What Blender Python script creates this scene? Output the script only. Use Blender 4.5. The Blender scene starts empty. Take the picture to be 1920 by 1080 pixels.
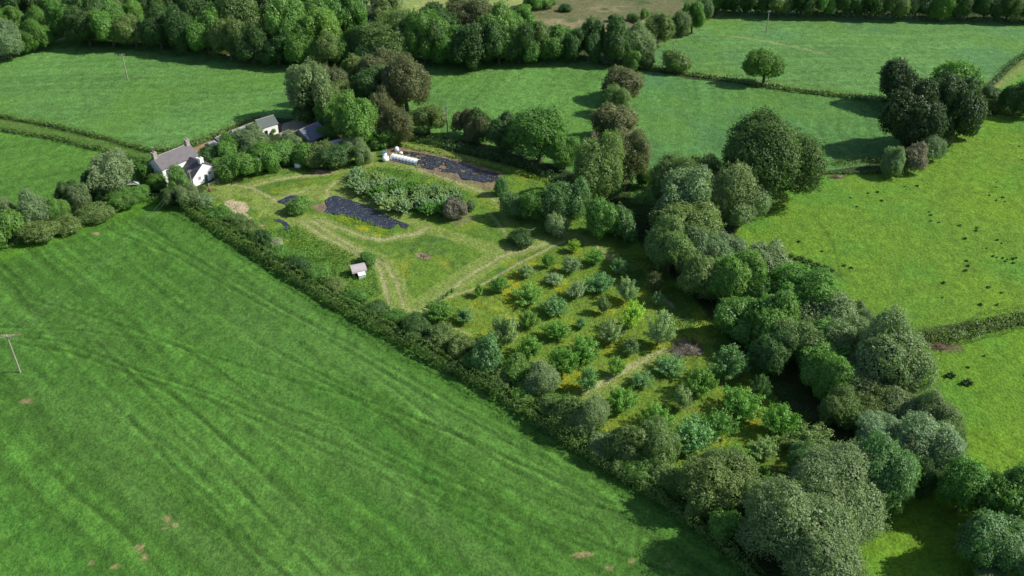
import bpy, math, random
import numpy as np
R_ = math.radians
rnd = random.Random(7)
rng = np.random.default_rng(11)
scn = bpy.context.scene
COL = scn.collection

# ------------------------------------------------------------ camera / light
H = 115.0; F = 1800.0; TH = R_(34.1)
ST, CT = math.sin(TH), math.cos(TH)
cam = bpy.data.cameras.new('camera'); camo = bpy.data.objects.new('camera', cam); COL.objects.link(camo)
cam.sensor_width = 36; cam.lens = F/1920*36; cam.clip_start = 1; cam.clip_end = 5000
camo.location = (0, 0, H); camo.rotation_euler = (math.pi/2-TH, 0, 0)
scn.camera = camo
SUN_EL, SUN_AZ = R_(40), R_(3)          # azimuth: from +X towards +Y
sdir = (math.cos(SUN_EL)*math.cos(SUN_AZ), math.cos(SUN_EL)*math.sin(SUN_AZ), math.sin(SUN_EL))
w = bpy.data.worlds.new('World'); scn.world = w; w.use_nodes = True
nt = w.node_tree; nt.nodes.clear()
o_ = nt.nodes.new('ShaderNodeOutputWorld'); b_ = nt.nodes.new('ShaderNodeBackground'); s_ = nt.nodes.new('ShaderNodeTexSky')
s_.sky_type = 'NISHITA'; s_.sun_disc = False; s_.sun_elevation = SUN_EL; s_.sun_rotation = math.pi/2-SUN_AZ
b_.inputs[1].default_value = 0.105
nt.links.new(s_.outputs[0], b_.inputs[0]); nt.links.new(b_.outputs[0], o_.inputs[0])
sl = bpy.data.lights.new('sun', 'SUN'); sl.energy = 4.7; sl.angle = R_(0.5); sl.color = (1, 0.95, 0.86)
so = bpy.data.objects.new('sun', sl); COL.objects.link(so)
from mathutils import Vector, Matrix
so.rotation_euler = Vector(sdir).to_track_quat('Z', 'Y').to_euler(); so.location = (100, 0, 200)
scn.view_settings.view_transform = 'Standard'; scn.view_settings.look = 'None'
scn.view_settings.exposure = 0.45; scn.view_settings.gamma = 1; scn.view_settings.use_curve_mapping = False
scn.cycles.max_bounces = 5; scn.cycles.diffuse_bounces = 2; scn.cycles.transmission_bounces = 3; scn.cycles.transparent_max_bounces = 4

# ------------------------------------------------------------ helpers
def gz(x, y):
    return 0.55*np.sin(x/31+0.7)*np.cos(y/37) + 0.45*np.sin((x+y)/53+1.3) + 0.22*np.sin((x*.8-y)/17)
def unp(px, py, h=0.0):
    "photograph pixel -> world point at height h above the ground"
    z = 0.0
    for _ in range(5):
        t = (H-h-z)/(F*ST+(py-540)*CT)
        X = (px-960)*t; Y = t*(F*CT-(py-540)*ST)
        z = float(gz(X, Y))
    return Vector((X, Y, z+h))
def proj(X, Y, Z):
    d = Y*CT+(H-Z)*ST
    return 960+F*X/d, 540-F*(Y*ST-(H-Z)*CT)/d
_lat = {}
def vn(x, y, s, seed=0):
    if seed not in _lat: _lat[seed] = np.random.default_rng(seed+100).random((256, 256))
    L = _lat[seed]; x = np.asarray(x)/s; y = np.asarray(y)/s
    xi = np.floor(x).astype(int); yi = np.floor(y).astype(int); fx = x-xi; fy = y-yi
    fx = fx*fx*(3-2*fx); fy = fy*fy*(3-2*fy)
    a = L[xi & 255, yi & 255]; b = L[(xi+1) & 255, yi & 255]; c = L[xi & 255, (yi+1) & 255]; d = L[(xi+1) & 255, (yi+1) & 255]
    return (a*(1-fx)+b*fx)*(1-fy)+(c*(1-fx)+d*fx)*fy
def fbm(x, y, s, seed=0, n=3):
    r = 0; a = 1; t = 0
    for i in range(n):
        r = r+a*vn(x, y, s/2**i, seed+i); t += a; a *= .55
    return r/t
def tag(o, label=None, cat=None, group=None, kind=None):
    if label: o['label'] = label
    if cat: o['category'] = cat
    if group: o['group'] = group
    if kind: o['kind'] = kind
    return o
def empty(name, loc, rz=0):
    o = bpy.data.objects.new(name, None); COL.objects.link(o); o.location = loc; o.rotation_euler = (0, 0, rz)
    o.empty_display_size = .5; return o
def mesh_np(name, V, faces, smooth=False, attrs=None):
    "V (n,3); faces (m,k) int array"
    me = bpy.data.meshes.new(name); V = np.asarray(V, 'f'); Fa = np.asarray(faces, 'i')
    me.vertices.add(len(V)); me.vertices.foreach_set('co', V.ravel())
    k = Fa.shape[1]; me.loops.add(Fa.size); me.loops.foreach_set('vertex_index', Fa.ravel())
    me.polygons.add(len(Fa)); me.polygons.foreach_set('loop_start', np.arange(0, Fa.size, k, dtype='i'))
    me.update(calc_edges=True); me.validate()
    if smooth: me.polygons.foreach_set('use_smooth', np.ones(len(me.polygons), bool))
    for n_, (typ, dom, arr) in (attrs or {}).items():
        a = me.attributes.new(n_, typ, dom)
        if typ == 'FLOAT': a.data.foreach_set('value', np.asarray(arr, 'f'))
        else: a.data.foreach_set('color', np.asarray(arr, 'f').ravel())
    return me
def ob(name, me, m=None, parent=None, loc=None):
    o = bpy.data.objects.new(name, me); COL.objects.link(o)
    if m and not me.materials: me.materials.append(m)
    if parent: o.parent = parent
    if loc is not None: o.location = loc
    return o
class MB:
    "collects boxes, prisms and tubes into one mesh"
    def __init__(s): s.v = []; s.f = []
    def poly(s, vs, fs):
        n = len(s.v); s.v += [tuple(v) for v in vs]; s.f += [tuple(i+n for i in f) for f in fs]; return s
    def box(s, x0, x1, y0, y1, z0, z1, M=None):
        vs = [Vector(p) for p in ((x0,y0,z0),(x1,y0,z0),(x1,y1,z0),(x0,y1,z0),(x0,y0,z1),(x1,y0,z1),(x1,y1,z1),(x0,y1,z1))]
        if M: vs = [M @ v for v in vs]
        return s.poly(vs, [(0,3,2,1),(4,5,6,7),(0,1,5,4),(1,2,6,5),(2,3,7,6),(3,0,4,7)])
    def tube(s, pts, rad, k=6):
        pts = [Vector(p) for p in pts]
        if not hasattr(rad, '__len__'): rad = [rad]*len(pts)
        vs = []; fs = []
        for i, p in enumerate(pts):
            d = (pts[min(i+1, len(pts)-1)]-pts[max(i-1, 0)]).normalized()
            a = d.cross(Vector((0, 0, 1)) if abs(d.z) < .9 else Vector((1, 0, 0))).normalized(); b = d.cross(a)
            for j in range(k):
                q = 2*math.pi*j/k; vs.append(p+(a*math.cos(q)+b*math.sin(q))*rad[i])
        for i in range(len(pts)-1):
            for j in range(k): fs.append((i*k+j, i*k+(j+1) % k, (i+1)*k+(j+1) % k, (i+1)*k+j))
        fs.append(tuple(range(k))); fs.append(tuple((len(pts)-1)*k+j for j in reversed(range(k))))
        return s.poly(vs, fs)
    def slab(s, pts, th, up=None):
        "polygon extruded down by th along its normal"
        pts = [Vector(p) for p in pts]; n = (pts[1]-pts[0]).cross(pts[2]-pts[0]).normalized()
        if n.z < 0: pts.reverse(); n = -n
        k = len(pts); return s.poly(pts+[p-n*th for p in pts], [tuple(range(k)), tuple(2*k-1-i for i in range(k))]+[(j, i, i+k, j+k) for i, j in ((i, (i+1) % k) for i in range(k))])
    def mesh(s, name='m', smooth=False):
        me = bpy.data.meshes.new(name); me.from_pydata(s.v, [], s.f); me.update()
        if smooth: me.polygons.foreach_set('use_smooth', [True]*len(me.polygons))
        return me
    def build(s, name, m, parent=None, smooth=False): return ob(name, s.mesh(name, smooth), m, parent)

# ------------------------------------------------------------ materials
def newmat(name):
    m = bpy.data.materials.new(name); m.use_nodes = True; nt = m.node_tree
    return m, nt, nt.nodes['Principled BSDF'], nt.links.new
def plain(name, c, rough=.8, spec=.3, var=.15, scale=1.5, bump=0, c2=None):
    m, nt, p, L = newmat(name)
    tc = nt.nodes.new('ShaderNodeTexCoord'); n = nt.nodes.new('ShaderNodeTexNoise'); n.inputs['Scale'].default_value = scale; n.inputs['Detail'].default_value = 6
    L(tc.outputs['Object'], n.inputs['Vector'])
    r = nt.nodes.new('ShaderNodeMix'); r.data_type = 'RGBA'
    c2 = c2 or tuple(x*(1-2*var) for x in c)
    mr = nt.nodes.new('ShaderNodeMapRange'); mr.inputs[1].default_value = .3; mr.inputs[2].default_value = .7
    L(n.outputs[0], mr.inputs[0]); L(mr.outputs[0], r.inputs[0])
    r.inputs[6].default_value = (*c, 1); r.inputs[7].default_value = (*c2, 1)
    L(r.outputs[2], p.inputs['Base Color']); p.inputs['Roughness'].default_value = rough; p.inputs['Specular IOR Level'].default_value = spec
    if bump:
        b = nt.nodes.new('ShaderNodeBump'); b.inputs['Strength'].default_value = .6; b.inputs['Distance'].default_value = bump
        L(n.outputs[0], b.inputs['Height']); L(b.outputs[0], p.inputs['Normal'])
    return m
def foliage_mat():
    m, nt, p, L = newmat('foliage')
    oi = nt.nodes.new('ShaderNodeObjectInfo'); at = nt.nodes.new('ShaderNodeAttribute'); at.attribute_name = 'v'
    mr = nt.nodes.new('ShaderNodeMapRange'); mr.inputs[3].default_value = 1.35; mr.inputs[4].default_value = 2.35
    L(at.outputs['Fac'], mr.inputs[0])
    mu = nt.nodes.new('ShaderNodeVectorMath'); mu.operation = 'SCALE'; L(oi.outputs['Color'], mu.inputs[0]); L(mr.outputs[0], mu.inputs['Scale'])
    L(mu.outputs[0], p.inputs['Base Color']); p.inputs['Roughness'].default_value = .5; p.inputs['Specular IOR Level'].default_value = .35
    tr = nt.nodes.new('ShaderNodeBsdfTranslucent'); mx = nt.nodes.new('ShaderNodeMixShader'); mx.inputs[0].default_value = .38
    hs = nt.nodes.new('ShaderNodeMix'); hs.data_type = 'RGBA'; hs.blend_type = 'MULTIPLY'; hs.inputs[0].default_value = 1; hs.inputs[7].default_value = (1.1, 1.3, .5, 1)
    L(mu.outputs[0], hs.inputs[6]); L(hs.outputs[2], tr.inputs[0])
    out = nt.nodes['Material Output']; L(p.outputs[0], mx.inputs[1]); L(tr.outputs[0], mx.inputs[2]); L(mx.outputs[0], out.inputs[0])
    return m
FOL = foliage_mat()
BARK = plain('bark', (.16, .13, .10), .9, .2, .25, 3)
DEADW = plain('dead_wood', (.34, .25, .18), .9, .2, .2, 3)
def ground_mat():
    m, nt, p, L = newmat('grass_ground')
    at = nt.nodes.new('ShaderNodeAttribute'); at.attribute_name = 'Col'
    tc = nt.nodes.new('ShaderNodeTexCoord')
    n1 = nt.nodes.new('ShaderNodeTexNoise'); n1.inputs['Scale'].default_value = 1.7; n1.inputs['Detail'].default_value = 5; n1.inputs['Roughness'].default_value = .7
    n2 = nt.nodes.new('ShaderNodeTexNoise'); n2.inputs['Scale'].default_value = .5; n2.inputs['Detail'].default_value = 4
    for n in (n1, n2): L(tc.outputs['Object'], n.inputs['Vector'])
    a = nt.nodes.new('ShaderNodeMapRange'); a.inputs[1].default_value = .36; a.inputs[2].default_value = .64; a.inputs[3].default_value = .68; a.inputs[4].default_value = 1.27
    b = nt.nodes.new('ShaderNodeMapRange'); b.inputs[1].default_value = .3; b.inputs[2].default_value = .7; b.inputs[3].default_value = .86; b.inputs[4].default_value = 1.14
    L(n1.outputs[0], a.inputs[0]); L(n2.outputs[0], b.inputs[0])
    mm = nt.nodes.new('ShaderNodeMath'); mm.operation = 'MULTIPLY'; L(a.outputs[0], mm.inputs[0]); L(b.outputs[0], mm.inputs[1])
    mu = nt.nodes.new('ShaderNodeVectorMath'); mu.operation = 'SCALE'; L(at.outputs['Color'], mu.inputs[0]); L(mm.outputs[0], mu.inputs['Scale'])
    L(mu.outputs[0], p.inputs['Base Color']); p.inputs['Roughness'].default_value = .85; p.inputs['Specular IOR Level'].default_value = .12
    bp = nt.nodes.new('ShaderNodeBump'); bp.inputs['Strength'].default_value = 1; bp.inputs['Distance'].default_value = .42
    L(n1.outputs[0], bp.inputs['Height']); L(bp.outputs[0], p.inputs['Normal'])
    return m
GROUND = ground_mat()

# ------------------------------------------------------------ the ground: one relief cut into named areas
ST_ = .4
xs = np.arange(-245, 245.01, ST_); ys = np.arange(72, 428.01, ST_)
GX, GY = np.meshgrid(xs, ys); GX = GX.ravel(); GY = GY.ravel(); GZ = gz(GX, GY)
PX, PY = proj(GX, GY, GZ)
jx = PX+(fbm(GX, GY, 5, 40)-.5)*10; jy = PY+(fbm(GX, GY, 5, 44)-.5)*7
def inpoly(poly, X=None, Y=None):
    X = jx if X is None else X; Y = jy if Y is None else Y
    r = np.zeros(len(X), bool); n = len(poly); j = n-1
    for i in range(n):
        xi, yi = poly[i]; xj, yj = poly[j]
        if yi != yj:
            r ^= ((yi > Y) != (yj > Y)) & (X < (xj-xi)*(Y-yi)/(yj-yi)+xi)
        j = i
    return r
def dist(poly):
    "distance in metres from every ground vertex to a polyline given in photograph pixels"
    P = [unp(*p) for p in poly]; D = np.full(len(GX), 1e3)
    for a, b in zip(P[:-1], P[1:]):
        m = (GX > min(a.x, b.x)-8) & (GX < max(a.x, b.x)+8) & (GY > min(a.y, b.y)-8) & (GY < max(a.y, b.y)+8)
        x = GX[m]; y = GY[m]; dx = b.x-a.x; dy = b.y-a.y; t = np.clip(((x-a.x)*dx+(y-a.y)*dy)/(dx*dx+dy*dy+1e-9), 0, 1)
        D[m] = np.minimum(D[m], np.hypot(x-a.x-t*dx, y-a.y-t*dy))
    return D
def band(poly, wd, soft=.5, rough=.5):
    d = dist(poly)+(fbm(GX, GY, 2.2, 50)-.5)*rough*wd
    return np.clip((wd/2+soft/2-d)/soft, 0, 1)

H1 = [(345,392),(430,446),(520,505),(620,570),(730,632),(830,688),(930,742),(1010,797),(1100,857),(1190,910),(1280,968),(1360,1030),(1420,1100)]
REG = {}
REG['field_left'] = [(-1500,700),(-200,540),(0,462),(70,440),(150,410),(210,390),(270,368),(345,392)]+H1[1:]+[(1500,1500),(-2500,1500)]
REG['field_lane'] = [(-900,150),(0,246),(100,262),(200,285),(280,303),(280,345),(200,380),(60,420),(0,430),(-900,600)]
REG['field_upper_left'] = [(-600,180),(0,108),(60,86),(125,70),(300,78),(430,102),(560,118),(640,118),(640,215),(560,222),(500,222),(420,250),(345,278),(280,283),(200,257),(100,235),(0,217),(-900,110)]
REG['field_middle'] = [(640,118),(780,113),(880,118),(1010,108),(1130,112),(1210,132),(1185,180),(1190,335),(1100,335),(1040,310),(900,268),(760,246),(640,215)]
REG['field_centre'] = [(1210,132),(1300,148),(1500,172),(1700,190),(1700,300),(1600,312),(1480,330),(1380,400),(1180,380),(1185,180)]
REG['field_top_right'] = [(1215,120),(1230,85),(1300,52),(1365,18),(1500,22),(1700,30),(1920,38),(2400,60),(2400,110),(1920,105),(1850,165),(1760,190),(1500,168),(1300,142)]
REG['field_far_right'] = [(1850,170),(1925,115),(2500,60),(2500,230),(1920,205),(1840,200)]
REG['pasture_right'] = [(1380,440),(1400,405),(1440,372),(1540,328),(1660,318),(1760,260),(1840,215),(2500,225),(2800,620),(1920,590),(1690,622),(1620,640),(1500,560)]
REG['pasture_lower_right'] = [(1700,650),(1830,622),(1920,612),(2800,640),(3200,1500),(1500,1500),(1570,1090),(1660,960),(1760,900),(1690,800)]
REG['moor'] = [(940,45),(1000,10),(1040,-40),(1420,-60),(1300,14),(1210,45),(1090,70),(1030,60)]
REG['field_top'] = [(560,-120),(1040,-120),(1010,0),(940,18),(820,30),(700,12),(600,-5)]
REG['meadow'] = [(345,392),(400,342),(560,312),(690,262),(760,258),(900,300),(1070,345),(1180,430),(1300,560),(1420,700),(1500,800),(1440,880),(1280,960)]+H1[::-1][3:]
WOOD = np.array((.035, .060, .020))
base = {'field_left': (.068,.174,.025), 'field_lane': (.082,.196,.030), 'field_upper_left': (.105,.235,.055), 'field_middle': (.105,.240,.052),
 'field_centre': (.088,.210,.052), 'field_top_right': (.108,.235,.060), 'field_far_right': (.10,.27,.03), 'pasture_right': (.125,.240,.024),
 'pasture_lower_right': (.118,.240,.020), 'moor': (.150,.155,.068), 'field_top': (.24,.31,.09), 'meadow': (.125,.225,.028)}
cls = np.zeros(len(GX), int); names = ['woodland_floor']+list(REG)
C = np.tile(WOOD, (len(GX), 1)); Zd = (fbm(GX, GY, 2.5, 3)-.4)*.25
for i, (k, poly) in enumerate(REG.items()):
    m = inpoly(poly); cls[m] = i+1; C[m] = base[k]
def mixin(c, a):
    global C
    a = np.asarray(a)[:, None]; C = C*(1-a)+np.array(c)*a
def mul(f): C[:] *= f[:, None]
m_field = np.isin(cls, [1, 2, 3, 4, 5, 6])
# rough ground
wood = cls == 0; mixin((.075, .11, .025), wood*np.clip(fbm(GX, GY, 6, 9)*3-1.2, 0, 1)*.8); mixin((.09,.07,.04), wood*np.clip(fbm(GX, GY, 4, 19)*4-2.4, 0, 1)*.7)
me_ = cls == names.index('meadow')
mixin((.07,.15,.03), me_*np.clip(fbm(GX, GY, 9, 22)*3-1.2, 0, 1)*.7)
mixin((.045,.12,.03), me_*np.clip(fbm(GX, GY, 2.5, 28)*4-2.2, 0, 1)*.6)
mixin((.20,.24,.06), me_*np.clip(fbm(GX, GY, 4, 26)*4-2.4, 0, 1)*.5)
orch = inpoly([(780,590),(1060,455),(1240,560),(1300,620),(1560,860),(1420,900),(1280,900),(1000,740)])
mixin((.165, .245, .028), orch*.55)
yel = np.clip(fbm(GX, GY, 5, 60, 4)*6-3.25, 0, 1)*np.clip(vn(GX, GY, 1.2, 66)*2-.2, 0, 1)
mixin((.36,.34,.012), yel*orch*.62); mixin((.34,.33,.015), yel*me_*(~orch)*.32)
mixin((.26,.19,.03), orch*np.clip(vn(GX, GY, 2.1, 71)*6-5.1, 0, 1)*.35)
Zd += me_*(fbm(GX, GY, 1.6, 31)-.4)*.35
# moor
mo = cls == names.index('moor')
mixin((.30,.25,.14), mo*np.clip(fbm(GX*.35, GY, 6, 33)*5-2.6, 0, 1)*.8); mixin((.06,.11,.03), mo*np.clip(fbm(GX, GY, 7, 36)*5-2.8, 0, 1)*.9)
ft = cls == names.index('field_top'); mixin((.33,.33,.12), ft*np.clip(fbm(GX*.4, GY, 6, 37)*4-2, 0, 1)*.7)
# pastures
pa = np.isin(cls, [names.index('pasture_right'), names.index('pasture_lower_right'), names.index('field_far_right')])
mixin((.075,.235,.03), pa*np.clip(fbm(GX, GY, 11, 41)*3-1.3, 0, 1)*.6); mixin((.155,.275,.018), pa*np.clip(fbm(GX, GY, 17, 46)*4-2, 0, 1)*.6)
mul(1+pa*(fbm(GX, GY, 1.5, 48)-.5)*.34); Zd += pa*(fbm(GX, GY, 1.8, 49)-.5)*.26
# mown / grazed fields: directional streaks
def streak(ux, uy, lo, wi, seed):
    c, s = ux, uy; u = GX*c+GY*s; v = -GX*s+GY*c; v = v+(fbm(GX, GY, 45, seed+5)-.5)*9
    return fbm(u/lo*10, v/wi*10, 10, seed, 3)
a0, a1 = unp(430, 446), unp(1010, 797); d = (a1-a0).normalized()
fl = cls == 1
u = (GX-a0.x)*d.x+(GY-a0.y)*d.y; v = (GX-a0.x)*(-d.y)+(GY-a0.y)*d.x      # v<0 on the field side
s1 = streak(d.x, d.y, 40, 1.15, 81); s2 = streak(d.x, d.y, 60, 7, 85); s3 = fbm(GX, GY, 2.4, 88, 3)
mul(1+fl*((s1-.5)*.95*(.3+1.4*s3)+(s2-.5)*.42+(s3-.5)*.5))
mixin((.042,.140,.018), fl*np.clip(s2*4-2.2, 0, 1)*.55); mixin((.095,.200,.042), fl*np.clip(streak(d.x, d.y, 70, 10, 91)*5-2.9, 0, 1)*.5)
mixin((.085,.20,.028), fl*np.clip(1+v/7, 0, 1)*.55)
Zd += fl*((s1-.5)*.30+(fbm(GX, GY, 1.5, 89, 2)-.5)*.42)
for k, ang, sd in ((2, .55, 101), (3, .1, 111), (4, 1.25, 121), (5, 1.45, 131), (6, .05, 141)):
    f = cls == k; s = streak(math.cos(ang), math.sin(ang), 40, 2.0, sd); s2_ = fbm(GX, GY, 16, sd+7); s3_ = fbm(GX, GY, 1.6, sd+9, 2)
    mul(1+f*((s-.5)*.42+(s2_-.5)*.35+(s3_-.5)*.40)); Zd += f*((s-.5)*.16+(s3_-.5)*.2)
    mixin((.075,.20,.095), f*np.clip(fbm(GX, GY, 22, sd+3)*4-2, 0, 1)*.45*(k > 4)); mixin((.11,.24,.035), f*np.clip(fbm(GX, GY, 19, sd+4)*4-2.1, 0, 1)*.5)
# tractor lines in the big field
TR = [[(0,625),(120,640),(250,690),(400,740),(520,790),(700,860),(860,930),(1000,985),(1110,1030)],
 [(20,640),(130,660),(260,705),(410,755),(520,805),(690,880),(820,945),(960,1020)],
 [(0,612),(150,618),(300,640),(500,700),(700,755),(900,830),(1040,900),(1130,950)],
 [(60,560),(200,600),(340,650),(480,745),(640,800),(800,880),(980,960)],
 [(230,440),(330,480),(470,560),(620,640),(760,720),(900,800),(1020,860),(1120,920)],
 [(255,430),(360,480),(500,562),(650,642),(800,725),(960,820),(1100,900)],
 [(240,780),(330,880),(420,960),(490,1040),(540,1080)],[(180,640),(300,760),(420,880),(520,990),(600,1080)],
 [(310,900),(370,960),(430,1010),(480,1060)],[(250,690),(350,760),(450,850),(560,950),(660,1040)],
 [(700,700),(820,790),(960,880),(1080,940),(1160,960),(1200,990),(1190,1040)],[(560,690),(760,800),(900,890),(1040,950),(1120,980),(1150,1020)],
 [(620,800),(800,900),(960,960),(1120,1020),(1260,1075)],[(480,640),(640,720),(820,800),(1000,880),(1150,945)]]
for i, t in enumerate(TR):
    dd = dist(t); g = fl*np.clip(1-np.abs(dd-.1)/.5, 0, 1); g2 = fl*np.clip(1-np.abs(dd-.8)/.45, 0, 1)
    mul(1-g*.27*(.2+1.3*s3)); mul(1+g2*.24*(.2+1.3*s3)); Zd -= g*.12; Zd += g2*.07
def blob(px, py, rx, ry, c, a, seed=0, sc=2.0):
    p = unp(px, py); q = ((GX-p.x)/rx)**2+((GY-p.y)/ry)**2+(fbm(GX, GY, sc, 150+seed)-.5)*2.4
    mixin(c, np.clip((1-q)*1.6, 0, 1)*a)
TAN = (.36, .31, .17)
for b in ((312,975,.8,1.1),(308,990,1.1,.5),(326,985,.9,.45),(262,1028,.8,1.0),(270,1045,.8,1.0),(172,1055,.6,.45),(216,1063,.6,.35),(1095,1040,1.9,.6),(1185,1052,.8,.6),(1255,1060,.8,.6),(180,438,1.2,.7),(45,752,1.5,.8),(20,628,2.6,.5),(1140,1065,1,.5)):
    blob(*b, (.33,.26,.13), .75, int(b[0]), 1.2)
# mown walks and trodden lines
MOWN = (.205, .275, .062); PALE = (.36, .34, .17)
MW = [([(395,348),(425,352),(455,352),(490,342),(540,332),(600,326),(650,320),(690,308)], 2.6), ([(425,340),(460,327),(500,314),(545,306)], 1.6),
 ([(410,362),(450,360),(500,372),(520,382),(545,400)], 3.0), ([(520,380),(545,365),(590,357),(625,356),(650,366)], 4.2), ([(585,368),(620,372)], 4),
 ([(615,378),(618,352),(640,337),(668,324),(690,308),(694,285),(702,270),(740,268),(790,278),(860,294),(940,312),(1050,345)], 2.6),
 ([(690,308),(740,311),(800,323),(850,342),(905,360),(940,385),(958,420)], 2.4), ([(640,362),(700,387),(760,410),(800,428),(850,443),(920,466),(960,470)], 3.2),
 ([(800,428),(780,438),(720,449),(680,443),(640,428),(600,413),(550,403),(500,400),(480,380)], 2.8),
 ([(540,402),(580,425),(620,448),(660,470),(700,485),(730,515),(742,550),(748,582),(765,592)], 4.6),
 ([(770,578),(815,548),(870,512),(913,485),(946,468),(1011,449),(1064,441),(1110,455),(1150,478)], 2.6), ([(790,582),(839,553),(885,522),(940,485),(990,466),(1050,450)], 2.4),
 ([(1091,740),(1135,722),(1189,692),(1250,663)], 3.0), ([(430,340),(420,360),(425,375)], 3)]
for t, wd in MW: mixin(MOWN, band(t, wd*1.3, .6, .3)*.85)
TL_ = [([(470,350),(520,337),(560,331),(600,328),(625,324)], .8), ([(520,380),(540,366),(575,357)], .5), ([(430,346),(470,352),(500,366),(518,378)], .7),
 ([(615,378),(614,356),(628,343),(660,328)], .5), ([(694,300),(696,285),(703,272)], .8), ([(775,316),(820,328),(870,348),(905,360)], 1.1),
 ([(800,428),(785,437),(750,444),(720,449),(690,447)], 1.2), ([(690,447),(640,428),(600,413)], .5), ([(565,415),(600,440),(640,460),(668,477)], .8),
 ([(585,413),(620,437),(660,462),(700,484),(725,498)], .7), ([(700,488),(716,512),(724,548),(732,578)], .6), ([(725,498),(745,530),(752,560),(758,578),(775,583)], .5),
 ([(800,572),(839,549),(878,518),(940,481),(987,467),(1026,457)], .7), ([(790,590),(800,575),(839,558),(890,541),(916,527),(970,496),(1017,472),(1058,452)], .6),
 ([(946,470),(1000,452)], .4), ([(1095,736),(1135,716),(1189,685),(1245,657)], 1.1), ([(917,400),(937,422),(950,440)], .5), ([(1120,462),(1140,482),(1165,500)], .7),
 ([(1245,560),(1262,575)], .8), ([(850,615),(880,628)], .5), ([(720,285),(790,281),(860,297)], .4), ([(905,362),(940,384)], .4)]
path = np.zeros(len(GX))
for t, wd in TL_:
    b = band(t, wd+.15, .4, .35); mixin(PALE, b*.8); path = np.maximum(path, b)
for t, wd in (([(1375,68),(1430,77),(1490,88),(1548,101)], 1.6), ([(1350,66),(1380,70)], .6)): mixin((.26,.29,.12), band(t, wd, 1)*.6)
lane = band([(350,290),(375,277),(410,261),(440,247)], 2.6, .6, .3); mixin((.40,.34,.22), lane*.75); mixin((.12,.22,.04), band([(350,290),(375,277),(410,261)], .7, .4, .3)*.6)
mixin((.42,.20,.10), band([(372,277),(385,271)], 1.8, .5)*.7)
yard = inpoly([(519,248),(528,232),(548,226),(575,222),(600,226),(590,240),(560,256),(530,256)]); mixin((.40,.36,.29), yard*.9)
mixin((.35,.30,.20), band([(0,110),(60,88),(125,70)], 1.2, 1)*.6); mixin((.26,.27,.08), band([(130,72),(300,80),(430,105)], 1.8, 1)*.5)
mixin((.20,.25,.07), band([(1840,175),(1880,150),(1925,118)], 6, 2)*.7); mixin((.24,.20,.12), band([(1850,165),(1870,155)], 4, 2)*.5)
mixin((.14,.24,.05), band([(1235,85),(1300,55),(1360,24)], 3, 2)*.6); mixin((.16,.25,.06), band([(1300,134),(1500,160)], 2, 1.5)*.5)
mixin((.10,.25,.02), fl*band([(0,470),(100,435),(200,398),(280,378)], 9, 4)*.6)
straw = inpoly([(420,382),(438,377),(462,380),(470,390),(463,400),(478,418),(484,430),(470,426),(446,408),(432,394)]); mixin((.46,.38,.24), straw*np.clip(.5+fbm(GX, GY, 1.5, 170), 0, 1)); 
ye2 = inpoly([(618,402),(640,402),(680,416),(715,428),(735,436),(725,444),(700,442),(660,425)]); mixin((.34,.34,.012), ye2*np.clip(fbm(GX, GY, 1.3, 172)*5-2.0, 0, 1)*.75)
mixin((.35,.33,.02), band([(870,300),(960,322),(1020,338)], 1.5, 1)*.35)
mixin((.24,.17,.12), inpoly([(584,385),(612,380),(620,395),(618,402),(600,398)])*.9)
mixin((.26,.18,.13), inpoly([(725,280),(745,270),(850,290),(940,322),(950,350),(915,356),(860,340),(800,322),(780,312),(740,306),(722,300)])*np.clip(.4+fbm(GX, GY, 2, 175)*.8, 0, 1))
mixin((.30,.19,.15), band([(786,478),(800,482)], 1.8, .6)*.9); mixin((.27,.18,.13), band([(590,321),(615,322)], 2.0, .6)*.8)
mixin((.22,.21,.11), inpoly([(830,405),(880,402),(900,412),(860,425)])*.5)
mixin((.14,.12,.06), band([(1715,648),(1790,652)], 3, 1)*.8)
mixin((.055,.11,.022), (fl | pa)*0)
# cattle tracks and rushy hollows in the right pasture
for t in ([(1520,400),(1545,430),(1562,455),(1570,490),(1575,520)], [(1640,690),(1800,800)], [(1800,800),(1850,830),(1920,870)], [(1640,630),(1660,605)]):
    mul(1-pa*band(t, .6, .4)*.35)
mixin((.07,.14,.02), pa*band([(1470,480),(1500,492),(1540,505),(1565,512)], 3, 2, 1.2)*.6)
mixin((.10,.20,.035), band([(-60,227),(0,230),(100,248),(200,272),(285,294)], 5, 1.5)*.8); C = C*.87
GZ2 = GZ+Zd*(1-np.clip(path, 0, 1)*.7)
CPATH = len(names); names.append('path'); cls[path > .55] = CPATH
CY = len(names); names.append('farm_lane'); cls[(lane > .5) | yard] = CY
CS = len(names); names.append('straw_patch'); cls[straw] = CS
nx, ny = len(xs), len(ys)
ii = (np.arange(ny-1)[:, None]*nx+np.arange(nx-1)[None]).ravel()
FA = np.stack([ii, ii+1, ii+nx+1, ii+nx], 1); fc = cls[ii]
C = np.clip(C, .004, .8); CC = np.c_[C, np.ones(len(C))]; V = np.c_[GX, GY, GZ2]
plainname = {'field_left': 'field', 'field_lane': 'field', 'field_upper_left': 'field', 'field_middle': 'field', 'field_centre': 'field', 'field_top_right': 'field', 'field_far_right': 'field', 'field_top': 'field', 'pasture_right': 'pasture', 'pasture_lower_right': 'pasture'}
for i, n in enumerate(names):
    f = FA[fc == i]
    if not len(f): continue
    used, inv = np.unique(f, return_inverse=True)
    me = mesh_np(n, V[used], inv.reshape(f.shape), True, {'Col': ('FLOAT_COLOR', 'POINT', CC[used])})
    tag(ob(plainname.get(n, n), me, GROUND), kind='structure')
GS = plain('outer_ground', (.07, .19, .045), .9, .1, .2, .02)
mb = MB(); mb.slab([(-4000,-2500,-3), (4000,-2500,-3), (4000,6000,-3), (-4000,6000,-3)], .5)
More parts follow.
